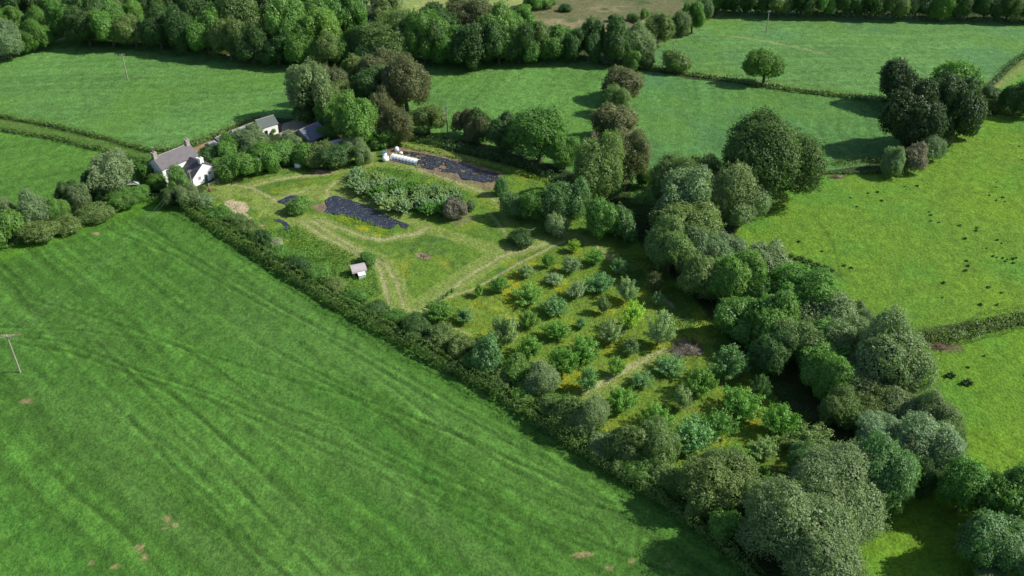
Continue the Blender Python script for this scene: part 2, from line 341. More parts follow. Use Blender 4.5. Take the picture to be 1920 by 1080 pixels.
tag(mb.build('ground', GS), kind='structure')

# ------------------------------------------------------------ foliage prototypes
def leafquads(P, N, size, rng, asp=.62):
    n = len(P); size = np.asarray(size); r = rng.normal(size=(n, 3)); T = np.cross(N, r); T /= np.linalg.norm(T, axis=1)[:, None]+1e-9; B = np.cross(N, T)
    s = size*(.6+.8*rng.random(n)); a = (T*s[:, None]*.5); b = (B*(s*asp)[:, None]*.5)
    V = np.stack([P-a, P-a*.1+b, P+a, P+a*.1-b], 1).reshape(-1, 3)
    return V, np.arange(4*n).reshape(n, 4)
def unit(n, rng):
    v = rng.normal(size=(n, 3)); return v/np.linalg.norm(v, axis=1)[:, None]
def crown_mesh(name, R, av, cz, nl, lr, n, ls, seed, rough=.7, inner=.14, flat=.0, droop=0):
    rg = np.random.default_rng(seed)
    # several stems of different height and spread make one uneven crown
    ns = int(rg.integers(3, 6)); an = rg.random()*6.28+np.arange(ns)*6.28/ns+rg.normal(size=ns)*.3; off = R*(.34+.22*rg.random(ns))
    sr = R*(.44+.20*rg.random(ns)); sh = av*(.52+.44*rg.random(ns)); sh[0] = av
    sc_ = np.c_[np.cos(an)*off, np.sin(an)*off, (sh-av)*.62]
    L0 = rg.integers(0, ns, nl*4); D = unit(nl*4, rg); D[:, 2] = np.where(D[:, 2] < -.5, -D[:, 2], D[:, 2])
    axs = np.c_[sr, sr, (sh+.0*av)*.86][L0]; ctr = sc_[L0]+D*axs*.80; ok = np.ones(len(ctr), bool)
    for q in range(ns):
        a_ = np.array((sr[q], sr[q], sh[q]*.86)); ok &= (np.linalg.norm((ctr-sc_[q])/a_, axis=1) > .70) | (L0 == q)
    ctr = ctr[ok]; D = D[ok]; sel = []
    for q in range(len(ctr)):
        if all(np.linalg.norm(ctr[q]-ctr[p]) > lr*R*.52 for p in sel): sel.append(q)
        if len(sel) >= nl*1.5: break
    ctr = ctr[sel]; k = len(ctr); rad = lr*R*(.70+.6*rg.random(k))
    ctr = np.vstack([ctr, [[0, 0, 0]]]); rad = np.append(rad, R*.55)
    lob = rg.random(k+1)
    pr = rad**2; pr[-1] *= .3; L = rg.choice(k+1, n*2, p=pr/pr.sum()); d = unit(n*2, rg)
    rr = rad[L]*(.80+.26*rg.random(n*2)); q1 = rad[L]; rr *= .80+.24*vn(d[:, 0]*3+L*7, d[:, 1]*3+d[:, 2]*2.3, 1, 7)+.34*vn(d[:, 0]*q1*1.5+L*5, (d[:, 1]+d[:, 2]*.7)*q1*1.5, 1, 21)+.20*rg.random(n*2)**5
    sc = np.array((1, 1, min(1.1, av/R+.12)))
    P = ctr[L]+d*rr[:, None]*sc
    # drop leaves buried inside other lobes
    dq = np.linalg.norm((P[:, None]-ctr[None])/sc, axis=2)/rad[None]; dq[np.arange(len(P)), L] = 9
    keep = (dq.min(1) > .82) | (rg.random(len(P)) < .08)
    P = P[keep][:n]; d = d[keep][:n]; L = L[keep][:n]
    N = d+rough*rg.normal(size=P.shape)*.62+np.array((0, 0, .25)); N /= np.linalg.norm(N, axis=1)[:, None]
    v = .40*lob[L]+.26*rg.random(len(P))+.34*vn(P[:, 0]+30, P[:, 1]+P[:, 2]+30, 1.1, 5)
    P[:, 2] *= av/np.percentile(P[:, 2], 99.3); P[:, :2] *= R/np.percentile(np.hypot(P[:, 0], P[:, 1]), 96)
    und = rg.random(len(P)) < .30; P[und] *= .955; N[und] += d[und]*.8; N /= np.linalg.norm(N, axis=1)[:, None]
    V1, F1 = leafquads(P, N, np.where(und, ls*1.7, ls), rg)
    nt = max(60, n//75); ti = rg.integers(0, len(P), nt); ti = ti[d[ti][:, 2] > -.5]; out = d[ti]*np.array((1, 1, .8))+rg.normal(size=(len(ti), 3))*.35
    out /= np.linalg.norm(out, axis=1)[:, None]; ln = (.25+.75*rg.random(len(ti)))*(.5+.085*R); q = rg.random((len(ti), 26)); sp = np.array(.12+.035*R)
    Pt = P[ti][:, None]+out[:, None]*(q*ln[:, None])[..., None]+rg.normal(size=(len(ti), 26, 3))*(sp*(1.15-q))[..., None]; Nt = out[:, None]*.6+rg.normal(size=Pt.shape)*.6; Nt /= np.linalg.norm(Nt, axis=2)[..., None]
    V3, F3 = leafquads(Pt.reshape(-1, 3), Nt.reshape(-1, 3), ls*.95, rg); F1 = np.vstack([F1, F3+len(V1)]); V1 = np.vstack([V1, V3]); v = np.r_[v, np.repeat(.25+.5*rg.random(len(ti)), 26)+.2*rg.random(len(ti)*26)]
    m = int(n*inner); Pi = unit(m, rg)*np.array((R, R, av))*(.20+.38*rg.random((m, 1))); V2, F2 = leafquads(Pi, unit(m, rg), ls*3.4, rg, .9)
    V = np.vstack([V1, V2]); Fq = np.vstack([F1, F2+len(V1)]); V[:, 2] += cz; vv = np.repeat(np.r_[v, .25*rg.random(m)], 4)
    V[:, 2] = np.maximum(V[:, 2], .05)
    return mesh_np(name, V, Fq, False, {'v': ('FLOAT', 'POINT', vv)}), ctr+np.array((0, 0, cz))
def fruit_mesh(name, R, Ht, ns, nleaf, ls, seed, wid=.16):
    "young fruit tree: many leafy shoots fanning up and out from a short stem"
    rg = np.random.default_rng(seed); Ps = []; Ns = []; vs = []; tips = []
    for i in range(ns):
        az = rg.random()*6.283; q = rg.random()**.65; rr = R*q*(.7+.4*rg.random()); zt = Ht*(1-.42*q**2.4)*(.62+.44*rg.random())
        b0 = np.array((0, 0, Ht*.10)); tip = np.array((math.cos(az)*rr, math.sin(az)*rr, zt)); mid = (b0+tip)/2+np.array((0, 0, Ht*.10))*(rg.random()-.2)
        t = .22+.78*rg.random(nleaf)**.8; t = t[:, None]; c = (1-t)**2*b0+2*t*(1-t)*mid+t*t*tip
        w_ = wid*R*(1.15-t*.85); off = rg.normal(size=(nleaf, 3))*w_; off[:, 2] *= .6; Ps.append(c+off)
        n_ = off/(np.linalg.norm(off, axis=1)[:, None]+1e-6)+.5*rg.normal(size=(nleaf, 3))+np.array((0, 0, .5)); Ns.append(n_); vs.append(np.full(nleaf, rg.random()*.45)+.5*rg.random(nleaf)+.1*t[:, 0]); tips.append(tip)
    P = np.vstack(Ps); N = np.vstack(Ns); N /= np.linalg.norm(N, axis=1)[:, None]; P[:, 2] = np.maximum(P[:, 2], .06)
    V, Fq = leafquads(P, N, ls, rg, .55)
    return mesh_np(name, V, Fq, False, {'v': ('FLOAT', 'POINT', np.repeat(np.concatenate(vs), 4))}), np.array(tips)
def trunk_mesh(ctr, cz, r0, seed, nb=7):
    rg = random.Random(seed); mb = MB(); top = cz*1.05
    mb.tube([(0, 0, -.3), (.05, 0, cz*.3), (rg.uniform(-.2, .2), rg.uniform(-.2, .2), cz*.7), (0, 0, top)], [r0*1.25, r0, r0*.75, r0*.35], 7)
    for c in random.Random(seed).sample(list(map(tuple, ctr)), min(nb, len(ctr))):
        z0 = cz*rg.uniform(.35, .75); p0 = Vector((0, 0, z0)); p1 = Vector(c)
        m_ = p0.lerp(p1, .5)+Vector((0, 0, -.05*cz)); mb.tube([p0, m_, p1], [r0*.5, r0*.32, r0*.10], 5)
    return mb.mesh('trunk')
PR = {}
def proto(key, R, av, cz, *a, **k):
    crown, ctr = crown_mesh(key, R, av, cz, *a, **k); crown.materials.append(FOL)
    tm = trunk_mesh(ctr, cz, R*.055+.08, ord(key[0])%7+len(PR)); tm.materials.append(BARK)
    PR[key] = (crown, tm, R, cz+av)
for i in range(4): proto('oak%d' % i, 6.5, 5.6, 6.6, 32, .30, 26000, .36, 200+i)
for i in range(3): proto('willow%d' % i, 6.0, 5.2, 5.7, 44, .27, 30000, .27, 220+i, rough=.9)
for i in range(3): proto('ash%d' % i, 5.5, 5.2, 6.6, 44, .24, 15000, .32, 240+i, rough=1.0, inner=.04)
for i in range(2): proto('hugeoak%d' % i, 10.5, 8.8, 10.2, 52, .25, 52000, .38, 320+i)
for i in range(2): proto('hugewillow%d' % i, 9.5, 8.0, 8.8, 64, .22, 56000, .30, 330+i, rough=.9)
for i in range(4): proto('bush%d' % i, 3.0, 2.4, 2.5, 22, .38, 10000, .22, 260+i)
for i in range(5):
    c, tips = fruit_mesh('fruit%d' % i, 2.6, 4.0, 60, 130, .21, 280+i); c.materials.append(FOL)
    tm = trunk_mesh(tips*.8, 1.6, .12, i, 10); tm.materials.append(BARK); PR['fruit%d' % i] = (c, tm, 2.6, 4.0)
for i in range(3):
    c, tips = fruit_mesh('osier%d' % i, 2.0, 3.2, 110, 60, .20, 300+i, .055); c.materials.append(FOL); PR['osier%d' % i] = (c, None, 2.0, 3.2)
COLR = {'vd': ((.030,.058,.020), 'very dark green'), 'do': ((.054,.094,.025), 'dark olive'), 'hg': ((.072,.125,.028), 'green'), 'dk': ((.040,.082,.022), 'dark green'), 'mid': ((.070,.146,.028), 'mid green'), 'lt': ((.082,.156,.032), 'light green'), 'gy': ((.100,.146,.064), 'grey green'),
 'pale': ((.125,.170,.070), 'pale green'), 'br': ((.086,.096,.040), 'bronze'), 'ye': ((.140,.220,.028), 'yellow green'), 'sv': ((.120,.170,.085), 'silvery green'),
 'ol': ((.088,.132,.038), 'olive green'), 'bl': ((.072,.140,.048), 'deep green'), 'rd': ((.13,.085,.05), 'reddish brown'), 'mv': ((.125,.115,.08), 'dull purplish green'), 'wh': ((.21,.22,.15), 'cream flowered')}
def solve(x0, y0, x1, y1, lo=.72, hi=1.35, mid=False):
    cx = (x0+x1)/2; wpx = x1-x0; hpx = y1-y0; c = 3.; cy = (y0+y1)/2
    for _ in range(6):
        p = unp(cx, cy, c); dep = p.y*CT+(H-p.z)*ST; s = F/dep; Rr = wpx/2/s; ph = math.atan2(H-p.z, p.y); E = hpx/2/s
        av = math.sqrt(max(E*E-(Rr*math.sin(ph))**2, .01))/math.cos(ph); av = min(max(av, lo*Rr), hi*Rr)
        c = av*1.12; E2 = math.sqrt((av*math.cos(ph))**2+(Rr*math.sin(ph))**2); cy = (y0+y1)/2 if mid else y0+E2*s
    return Vector((p.x, p.y, float(gz(p.x, p.y)))), Rr, c+av
cnt = {}
ORD = ['', 'first', 'second', 'third', 'fourth', 'fifth', 'sixth', 'seventh', 'eighth', 'ninth', 'tenth', 'eleventh', 'twelfth', 'thirteenth', 'fourteenth', 'fifteenth', 'sixteenth', 'seventeenth', 'eighteenth', 'nineteenth', 'twentieth', 'twenty-first', 'twenty-second', 'twenty-third', 'twenty-fourth', 'twenty-fifth', 'twenty-sixth', 'twenty-seventh', 'twenty-eighth', 'twenty-ninth', 'thirtieth']
def plant(box, typ, col, name, label, cat, group):
    wd_ = 'wood' in group or 'front' in group
    lo, hi = ((.75, 1.65) if wd_ else (.68, 1.25)) if typ in ('oak', 'willow', 'ash') else (.55, 1.6)
    if group == 'large oak': hi = .92
    base_, Rr, Ht = solve(*box, lo=lo, hi=hi, mid=not wd_ and typ in ('oak', 'willow', 'ash'))
    if Rr > 7.4 and typ in ('oak', 'willow'): typ = 'huge'+typ
    i = cnt.get(typ, 0); cnt[typ] = i+1
    ks = [k for k in PR if k.rstrip('0123456789') == typ]; cr, tm, R0, H0 = PR[ks[i % len(ks)]]
    Rr *= 1.18 if typ in ('oak', 'willow', 'ash') and any(q in group for q in ('wood', 'belt', 'willows below', 'alders')) else 1.28 if typ == 'fruit' else 1.0 if typ == 'osier' else 1.05; rz = rnd.uniform(0, 6.28); sx, sz = Rr/R0, Ht/H0
    c0 = COLR[col][0]; j = rnd.uniform(.88, 1.12); g = rnd.uniform(.94, 1.06); colr = (c0[0]*j*g, c0[1]*j, c0[2]*j/g, 1)
    if tm is None or typ == 'bush':
        if typ == 'osier': colr = tuple(q*1.35 for q in colr[:3])+(1,)
        u_ = rnd.uniform(.82, 1.2); o = ob(name, cr, loc=base_); o.scale = (sx*u_, sx/u_, sz); o.rotation_euler.z = rz; o.color = colr
        return tag(o, label, cat, group)
    if typ == 'fruit': colr = tuple(min(.6, q*1.25) for q in colr[:3])+(1,)
    e = empty(name, base_, rz); e.rotation_euler.x = rnd.uniform(-.07, .07); e.rotation_euler.y = rnd.uniform(-.07, .07); u_ = rnd.uniform(.85, 1.17); e.scale = (sx*u_, sx/u_, sz); tag(e, label, cat, group)
    c = ob('crown', cr, parent=e); c.color = colr; ob('trunk', tm, parent=e)
    return e
def region(where, group, items, tf=(0, 0, 1), name='tree', cat='tree', adj=None):
    ox, oy, s = tf; L = []
    for it in items:
        x0, y0, x1, y1, typ, col = it[:6]; L.append(((x0/s+ox, y0/s+oy, x1/s+ox, y1/s+oy), typ, col, it[6] if len(it) > 6 else None))
    L.sort(key=lambda q: q[0][0]+q[0][2])
    n = len(L); wid = sorted(q[0][2]-q[0][0] for q in L)
    for i, (bx, typ, col, extra) in enumerate(L):
        wd = bx[2]-bx[0]; sz = 'large' if wd > wid[int(n*.7)] else ('small' if wd < wid[int(n*.35)] else 'medium')
        shape = {'oak': 'rounded', 'willow': 'fine leaved', 'ash': 'airy', 'bush': 'bushy', 'fruit': 'spiky', 'osier': 'feathery'}[typ]
        nm, ct = name, cat
        if typ == 'bush' and name == 'tree': nm, ct = 'shrub', 'shrub'
        ordn = '' if n == 1 else (('leftmost, ' if i == 0 else 'rightmost, ' if i == n-1 else ORD[i+1]+' from left, '))
        lab = extra or f"{sz} {COLR[col][1]} {ct}, {ordn}{where}"
        plant(bx, typ, col, nm, lab, ct, group)

O_, W_, A_, B_, F_, S_ = 'oak', 'willow', 'ash', 'bush', 'fruit', 'osier'
region('in the wood at the far left corner', 'trees of the top left wood', [(-25,45,45,108,W_,'gy'),(33,42,80,95,O_,'mid'),(60,50,102,86,O_,'mid'),(92,2,142,72,O_,'mid'),(48,12,84,62,W_,'lt'),(-5,12,45,62,O_,'mid'),
 (75,-22,122,40,O_,'mid'),(-15,-30,40,25,O_,'dk'),(28,-30,78,22,O_,'dk'),(112,-28,160,30,W_,'gy'),(-60,0,0,70,O_,'mid')])
region('in the long top wood', 'trees of the top wood', [(146,-28,205,80,O_,'dk'),(188,-25,236,64,O_,'ol'),(222,3,264,64,O_,'mid'),(210,28,262,82,O_,'dk'),(258,-25,302,78,O_,'dk'),
 (290,15,334,82,A_,'lt'),(325,-20,375,92,O_,'dk'),(352,-10,402,95,O_,'dk'),(392,8,440,104,O_,'mid'),(420,-22,482,92,A_,'ol'),(440,60,505,116,O_,'dk'),(478,-15,528,100,O_,'dk'),
 (513,3,578,116,O_,'lt'),(568,15,634,106,A_,'lt'),(598,62,655,118,O_,'mid'),(552,-22,612,40,O_,'mid'),(400,-45,460,12,O_,'dk'),(300,-45,356,20,O_,'dk'),(170,-48,230,8,O_,'ol'),(232,-50,292,4,O_,'mid'),(352,-50,404,8,O_,'mid'),(480,-52,545,-2,O_,'dk')])
region('in the shaded front of the top wood', 'front trees of the top wood', [(x-30, yb-rnd.uniform(52, 76), x+30, yb+2, (O_, W_, O_)[i % 3], ('dk', 'mid', 'ol', 'dk')[i % 4]) for i, (x, yb) in enumerate([(160,80),(205,82),(250,84),(296,86),(342,90),(386,97),(428,106),(474,112),(520,117),(566,117),(612,118),(745,116),(795,115),(850,117),(885,118),(935,115),(975,113),(1030,110)])])
region('in the wood behind the bronze clump', 'trees of the top wood', [(618,-12,682,78,O_,'mid'),(638,45,694,112,O_,'dk'),(683,22,786,114,W_,'ol'),(668,60,742,120,O_,'dk'),(765,20,832,112,O_,'mid'),(785,8,862,72,O_,'dk'),
 (838,-4,916,62,W_,'br'),(830,42,910,118,O_,'dk'),(903,13,978,108,O_,'lt'),(950,18,1002,82,O_,'mid'),(948,58,1012,114,O_,'mid'),(985,40,1042,108,O_,'ol'),(1018,45,1078,106,O_,'mid'),(700,-25,750,30,A_,'pale'),(640,-30,690,20,O_,'mid')])
region('on the moor edge', 'scrub by the moor', [(982,-10,1015,18,B_,'mid'),(1005,-8,1040,14,B_,'lt'),(968,8,998,26,B_,'mid'),(1050,8,1072,20,B_,'dk'),(1175,24,1196,38,B_,'mid'),(1200,16,1218,33,B_,'mid'),(1140,28,1155,40,B_,'dk'),(1188,32,1202,42,B_,'dk')], name='shrub', cat='shrub')
region('in the belt below the moor', 'trees below the moor', [(1055,58,1102,114,O_,'dk'),(1085,40,1142,110,O_,'dk'),(1128,36,1190,118,O_,'dk'),(1170,48,1229,110,W_,'gy','round grey willow standing out pale at the corner of the top right field'),(1170,96,1203,129,B_,'lt'),(1198,100,1226,129,B_,'dk'),
 (1205,24,1266,80,O_,'ol'),(1255,22,1294,66,W_,'gy'),(1278,4,1322,60,O_,'mid'),(1300,-4,1336,36,W_,'gy'),(1325,-14,1364,24,O_,'mid')])
region('in the far right row', 'trees along the top right field', [(1352+k*43, -30+k*.8+rnd.uniform(-4, 4), 1404+k*43, 24+k*1.1, O_ if k % 3 else W_, ('dk', 'dk', 'ol', 'dk', 'mid')[k % 5]) for k in range(14)])
region('in the clump behind the farm sheds', 'trees of the clump behind the farm sheds', [(535,118,626,222,A_,'pale','pale open crowned tree at the left edge of the bronze clump'),(598,120,658,188,W_,'br'),(640,103,686,160,O_,'ol'),
 (666,97,748,168,W_,'br'),(715,102,806,204,W_,'br','large bronze domed tree at the right edge of the clump, by the middle field'),(668,127,758,200,O_,'dk'),(690,165,742,230,W_,'br'),(700,198,772,266,W_,'br'),
 (655,166,686,194,B_,'rd','small reddish brown crown in the middle of the clump behind the sheds'),(592,185,652,236,B_,'mid'),(618,178,712,268,O_,'mid'),(548,196,600,230,W_,'dk'),(598,155,662,205,W_,'ol'),(688,232,752,268,B_,'mid')])
region('in the farm garden', 'shrubs and trees of the farm garden', [(411,284,475,336,B_,'mid','big round leaved green bush between farmhouse and grey shed roof'),(404,264,444,300,B_,'mid'),(438,236,497,282,W_,'sv','silvery leaved tree in front of the low barn roof'),(504,240,519,252,B_,'mid'),(378,272,422,302,B_,'dk'),(412,250,446,284,B_,'mid'),
 (474,268,520,322,B_,'mid'),(500,262,556,306,B_,'mid'),(524,247,570,278,B_,'pale'),(578,233,627,264,B_,'lt','bright green dome shrub in front of the dark blue roof'),(540,268,592,308,B_,'mid'),(574,268,645,308,B_,'ol'),(598,272,652,316,B_,'dk'),(640,256,684,296,W_,'sv'),(664,268,696,306,B_,'gy'),(700,263,727,277,B_,'mid'),(448,276,484,322,B_,'dk'),(396,296,414,312,B_,'mid')])
region('round the white farmhouse', 'trees round the farmhouse', [(165,288,246,372,A_,'sv','pale silver ash with tufted leaves left of the white farmhouse'),(243,298,280,342,B_,'mid'),(278,326,312,356,B_,'mid'),(314,312,356,364,B_,'lt','light green tree in front of the farmhouse wall'),(328,345,368,388,W_,'gy'),(295,350,330,386,O_,'dk'),(360,360,400,392,B_,'gy')])
region('in the left hedgerow', 'scrub between the left fields', [(-15,348,30,442,A_,'gy'),(-30,395,40,458,B_,'mid'),(40,358,98,424,W_,'gy'),(82,368,122,418,O_,'mid'),(106,330,150,402,O_,'dk'),(128,344,172,402,A_,'gy'),(148,322,190,376,O_,'dk'),
 (36,412,100,447,B_,'ol'),(98,402,150,430,B_,'ol'),(150,380,205,410,B_,'ol'),(200,356,250,392,B_,'mid'),(238,346,278,376,B_,'mid'),(190,330,225,380,B_,'dk')])
region('behind the hedge of the long plastic bed', 'trees behind the long plastic bed', [(772,196,834,250,A_,'ol'),(848,205,892,254,A_,'br'),(880,206,930,262,O_,'dk'),(870,218,916,268,W_,'br'),(914,214,975,284,O_,'dk'),(960,206,1066,302,A_,'mid','broad open green tree with a visible trunk behind the long plastic bed'),(1030,250,1090,316,W_,'mid'),(725,240,760,270,B_,'mid')])
region('at the corner of the middle field', 'trees at the middle field corner', [(1068,250,1164,372,W_,'ol','tall grey-olive tree just left of the bronze trees'),(1126,320,1164,372,B_,'bl'),(1106,200,1200,264,O_,'br','low bronze oak, middle one of the bronze row in the middle field'),(1132,243,1212,338,W_,'br','lowest and largest bronze tree of the row in the middle field'),(1130,122,1210,184,O_,'br','topmost bronze tree of the row in the middle field'),(1132,162,1186,214,W_,'ol'),(1195,318,1225,352,B_,'lt')])
region('right of the bed and above the orchard', 'bushes above the orchard', [(936,360,986,408,B_,'bl'),(974,357,1022,414,B_,'mid'),(1016,345,1078,414,B_,'bl'),(1050,337,1108,408,B_,'bl'),(1096,374,1160,444,B_,'mid'),(1140,385,1196,444,B_,'bl'),(1022,400,1066,440,B_,'pale'),(926,332,951,364,B_,'bl'),(953,430,999,456,B_,'dk','low dark green bush on the mown grass above the orchard'),(832,372,876,410,B_,'mv','dull purplish bush at the lower right corner of the willow bed'),(872,376,892,396,B_,'gy'),(536,368,580,400,B_,'mid','bushy green shrub beside the small black sheet'),(672,472,706,495,B_,'mid','dark green shrub right behind the curved roof hut')], name='shrub', cat='shrub')
region('around the dark clump', 'trees of the top right hedge', [(1243,94,1290,134,B_,'ol','small round tree at the left end of the top right hedge'),(1405,94,1468,155,A_,'mid','lone open crowned tree in the middle of the top right hedge'),(1655,118,1740,200,O_,'vd','dark left crown of the big dark clump'),(1750,113,1845,200,A_,'mid','lighter green tree at the top right of the big dark clump'),
 (1662,148,1765,285,O_,'vd'),(1735,140,1838,275,O_,'vd','large dark green crown forming the right half of the dark clump'),(1780,170,1838,262,O_,'vd'),(1650,275,1700,326,W_,'gy'),(1692,270,1740,320,B_,'mv'),(1712,245,1768,300,W_,'gy'),(1755,240,1790,275,B_,'br'),(1835,160,1882,188,B_,'dk'),(1878,150,1940,215,O_,'dk'),(1845,185,1880,205,B_,'ol')])
region('standing in the meadow corner', 'large oak', [(1366,217,1540,382,O_,'do','huge rounded oak at the edge of the bright pasture')])
region('in the alders beside the huge oak', 'alders left of the big oak', [(1222,283,1302,400,W_,'ol'),(1278,280,1348,385,A_,'ol'),(1333,293,1424,412,W_,'pale'),(1238,318,1335,430,A_,'gy'),(1350,345,1434,418,W_,'pale'),(1225,372,1345,470,A_,'ol')])
region('in the tree belt beside the orchard', 'trees of the belt beside the orchard', [(1213,418,1302,512,W_,'ol'),(1280,428,1372,512,W_,'gy'),(1338,438,1404,500,W_,'sv'),(1276,476,1358,562,O_,'ol'),(1343,468,1426,578,O_,'lt'),(1400,460,1488,540,A_,'sv'),
 (1448,500,1560,605,A_,'mid'),(1474,540,1602,640,W_,'gy'),(1350,560,1436,640,O_,'mid'),(1412,550,1500,650,O_,'mid'),(1492,612,1614,700,O_,'lt'),(1592,570,1640,626,W_,'gy'),(1300,490,1385,565,W_,'mid'),(1380,500,1452,585,O_,'mid'),(1440,590,1532,680,O_,'ol'),(1540,590,1622,680,W_,'gy'),(1500,650,1582,740,O_,'mid'),(1420,625,1492,705,O_,'dk')])
region('in the willow belt below the side hedge', 'willows below the side hedge', [(1613,598,1740,735,W_,'gy'),(1560,668,1655,750,W_,'gy'),(1645,660,1730,740,W_,'sv'),(1650,727,1734,800,W_,'gy'),(1725,730,1798,835,W_,'gy'),(1605,770,1690,840,W_,'sv'),(1548,730,1615,800,W_,'ol'),(1690,780,1800,885,W_,'sv'),
 (1598,820,1714,950,W_,'bl'),(1590,640,1672,725,W_,'gy'),(1598,728,1672,795,W_,'ol'),(1680,775,1752,845,W_,'gy'),(1740,795,1802,862,W_,'ol'),(1630,885,1702,955,O_,'mid'),(1670,812,1722,880,B_,'rd','rusty tinged bush between the lower willows')])
region('at the bottom right corner', 'trees of the bottom right corner', [(1762,856,1862,965,O_,'mid'),(1838,876,1948,1005,O_,'mid'),(1812,950,1932,1072,O_,'bl'),(1875,1010,1985,1110,O_,'bl'),(1708,860,1765,930,W_,'dk'),(1830,1060,1890,1100,B_,'gy')])
region('at the bottom end of the orchard', 'willows at the bottom of the orchard', [(1276,842,1425,960,W_,'ol'),(1468,843,1660,1010,W_,'gy'),(1390,898,1610,1100,W_,'gy','huge grey green willow dome at the bottom edge'),(1478,832,1535,896,W_,'bl'),(1385,900,1470,1000,W_,'ol')])
region('along the inner side of the front hedge', 'shrubs behind the front hedge', [(392,385,432,412,B_,'mid'),(424,398,462,424,B_,'ol'),(446,412,484,442,B_,'ol'),(474,432,512,468,B_,'dk'),(500,446,532,466,B_,'wh','cream flowering elder bush in the front hedge'),(500,460,545,492,B_,'mid'),(535,478,580,512,B_,'dk'),
 (575,498,618,532,B_,'mid'),(608,520,650,552,B_,'ol'),(645,542,690,574,B_,'mid'),(684,562,728,592,B_,'dk'),(720,580,762,608,B_,'mid'),(752,588,812,634,B_,'dk'),(800,608,855,652,B_,'ol'),(842,628,892,672,B_,'ol'),(865,655,915,695,B_,'mid')], name='shrub', cat='shrub')
region('in the tall lower front hedge', 'tall shrubs of the front hedge', [(880,632,945,700,B_,'bl'),(938,668,995,722,B_,'mid'),(988,680,1055,745,W_,'gy'),(1036,742,1100,808,B_,'ol'),(1075,740,1142,815,W_,'gy'),(1140,796,1212,870,B_,'ol'),(1192,790,1276,872,W_,'ol'),(1165,850,1225,900,B_,'mid'),(915,692,965,732,B_,'ol'),(958,714,1012,754,B_,'mid'),(1008,737,1062,782,B_,'ol'),(1058,777,1112,822,B_,'mid'),(1098,812,1158,854,B_,'gy'),(1140,848,1192,890,B_,'ol'),(1212,862,1272,908,B_,'ol'),(1250,882,1312,934,B_,'mid'),(1290,920,1348,978,B_,'ol'),(1330,950,1392,1012,B_,'mid')], name='shrub', cat='shrub')
OA = (780, 440, 3.376)
region('nearest the orchard track fork', 'fruit trees of the orchard', [(60,405,235,550,F_,'mid'),(245,455,370,560,F_,'bl'),(370,305,430,405,F_,'lt'),(465,262,585,372,F_,'mid'),(620,305,805,432,F_,'lt'),(640,180,745,275,F_,'pale')], OA, 'fruit_tree', 'fruit tree')
region('in the top corner of the upper orchard', 'fruit trees of the orchard', [(800,118,870,210,F_,'mid'),(920,130,1045,245,F_,'sv'),(820,238,935,322,F_,'sv'),(955,25,1035,110,F_,'ye'),(1075,78,1192,192,F_,'mid'),(1228,142,1345,250,F_,'bl')], OA, 'fruit_tree', 'fruit tree')
region("in the orchard's middle band", 'fruit trees of the orchard', [(1080,232,1248,365,F_,'bl'),(955,285,1080,402,F_,'sv'),(785,378,962,515,F_,'bl'),(1150,385,1232,505,F_,'gy'),(1272,255,1402,425,F_,'sv'),(1295,415,1455,600,F_,'ye'),(655,470,780,595,F_,'lt'),(1495,355,1562,505,F_,'gy'),(1470,228,1560,345,F_,'br')], OA, 'fruit_tree', 'fruit tree')
region("in the orchard's lower band", 'fruit trees of the orchard', [(465,488,652,705,F_,'pale'),(815,535,980,675,F_,'mid'),(1010,520,1082,595,F_,'bl'),(1165,535,1312,695,F_,'pale'),(1445,475,1628,705,F_,'sv'),(635,625,802,785,F_,'lt')], OA, 'fruit_tree', 'fruit tree')
region('just above the straight orchard track', 'fruit trees of the orchard', [(965,635,1168,805,F_,'mid'),(1315,645,1412,765,F_,'gy'),(825,695,1018,885,F_,'mid'),(1215,765,1322,895,F_,'lt'),(1015,828,1152,995,F_,'bl')], OA, 'fruit_tree', 'fruit tree')
OB = (960, 620, 3)
region('just below the straight orchard track', 'fruit trees of the orchard', [(535,298,702,475,F_,'mid'),(668,222,802,322,F_,'bl'),(800,128,972,252,F_,'bl'),(978,188,1148,362,F_,'mid'),(1125,75,1322,285,F_,'bl')], OB, 'fruit_tree', 'fruit tree')
region('in the lower orchard', 'fruit trees of the orchard', [(908,305,1022,442,F_,'sv'),(1185,305,1425,505,F_,'mid'),(735,398,908,565,F_,'mid'),(1045,428,1245,605,F_,'mid'),(1338,250,1455,395,F_,'dk'),(1405,398,1605,595,F_,'mid')], OB, 'fruit_tree', 'fruit tree')
region('at the foot of the lower orchard', 'fruit trees of the orchard', [(895,475,1152,705,F_,'bl'),(1165,628,1335,785,F_,'mid'),(1335,585,1505,725,F_,'ol'),(1545,505,1800,685,F_,'ol'),(1378,755,1482,855,F_,'lt')], OB, 'fruit_tree', 'fruit tree')
# willow coppice bed: rows of silvery shrubs
its = []
for r_ in range(5):
    for c_ in range(6):
        x = 668+c_*37+r_*5+rnd.uniform(-6, 6)-abs(r_-2)*0; y = 330+c_*6.5+r_*11.5+rnd.uniform(-3, 3)
        if inpoly([(640,345),(665,318),(720,312),(800,325),(865,345),(880,372),(850,392),(800,402),(730,388),(690,370)], np.array([x]), np.array([y]))[0]:
            its.append((x-23, y-17, x+23, y+9, S_, ('sv', 'pale', 'sv', 'mid')[(r_+c_) % 4]))
its.sort(key=lambda q: q[1])
h_ = len(its)//2
region('in the back half of the willow bed', 'osier willows of the coppice bed', its[:h_], name='willow_shrub', cat='willow shrub')
region('in the front half of the willow bed', 'osier willows of the coppice bed', its[h_:], name='willow_shrub', cat='willow shrub')

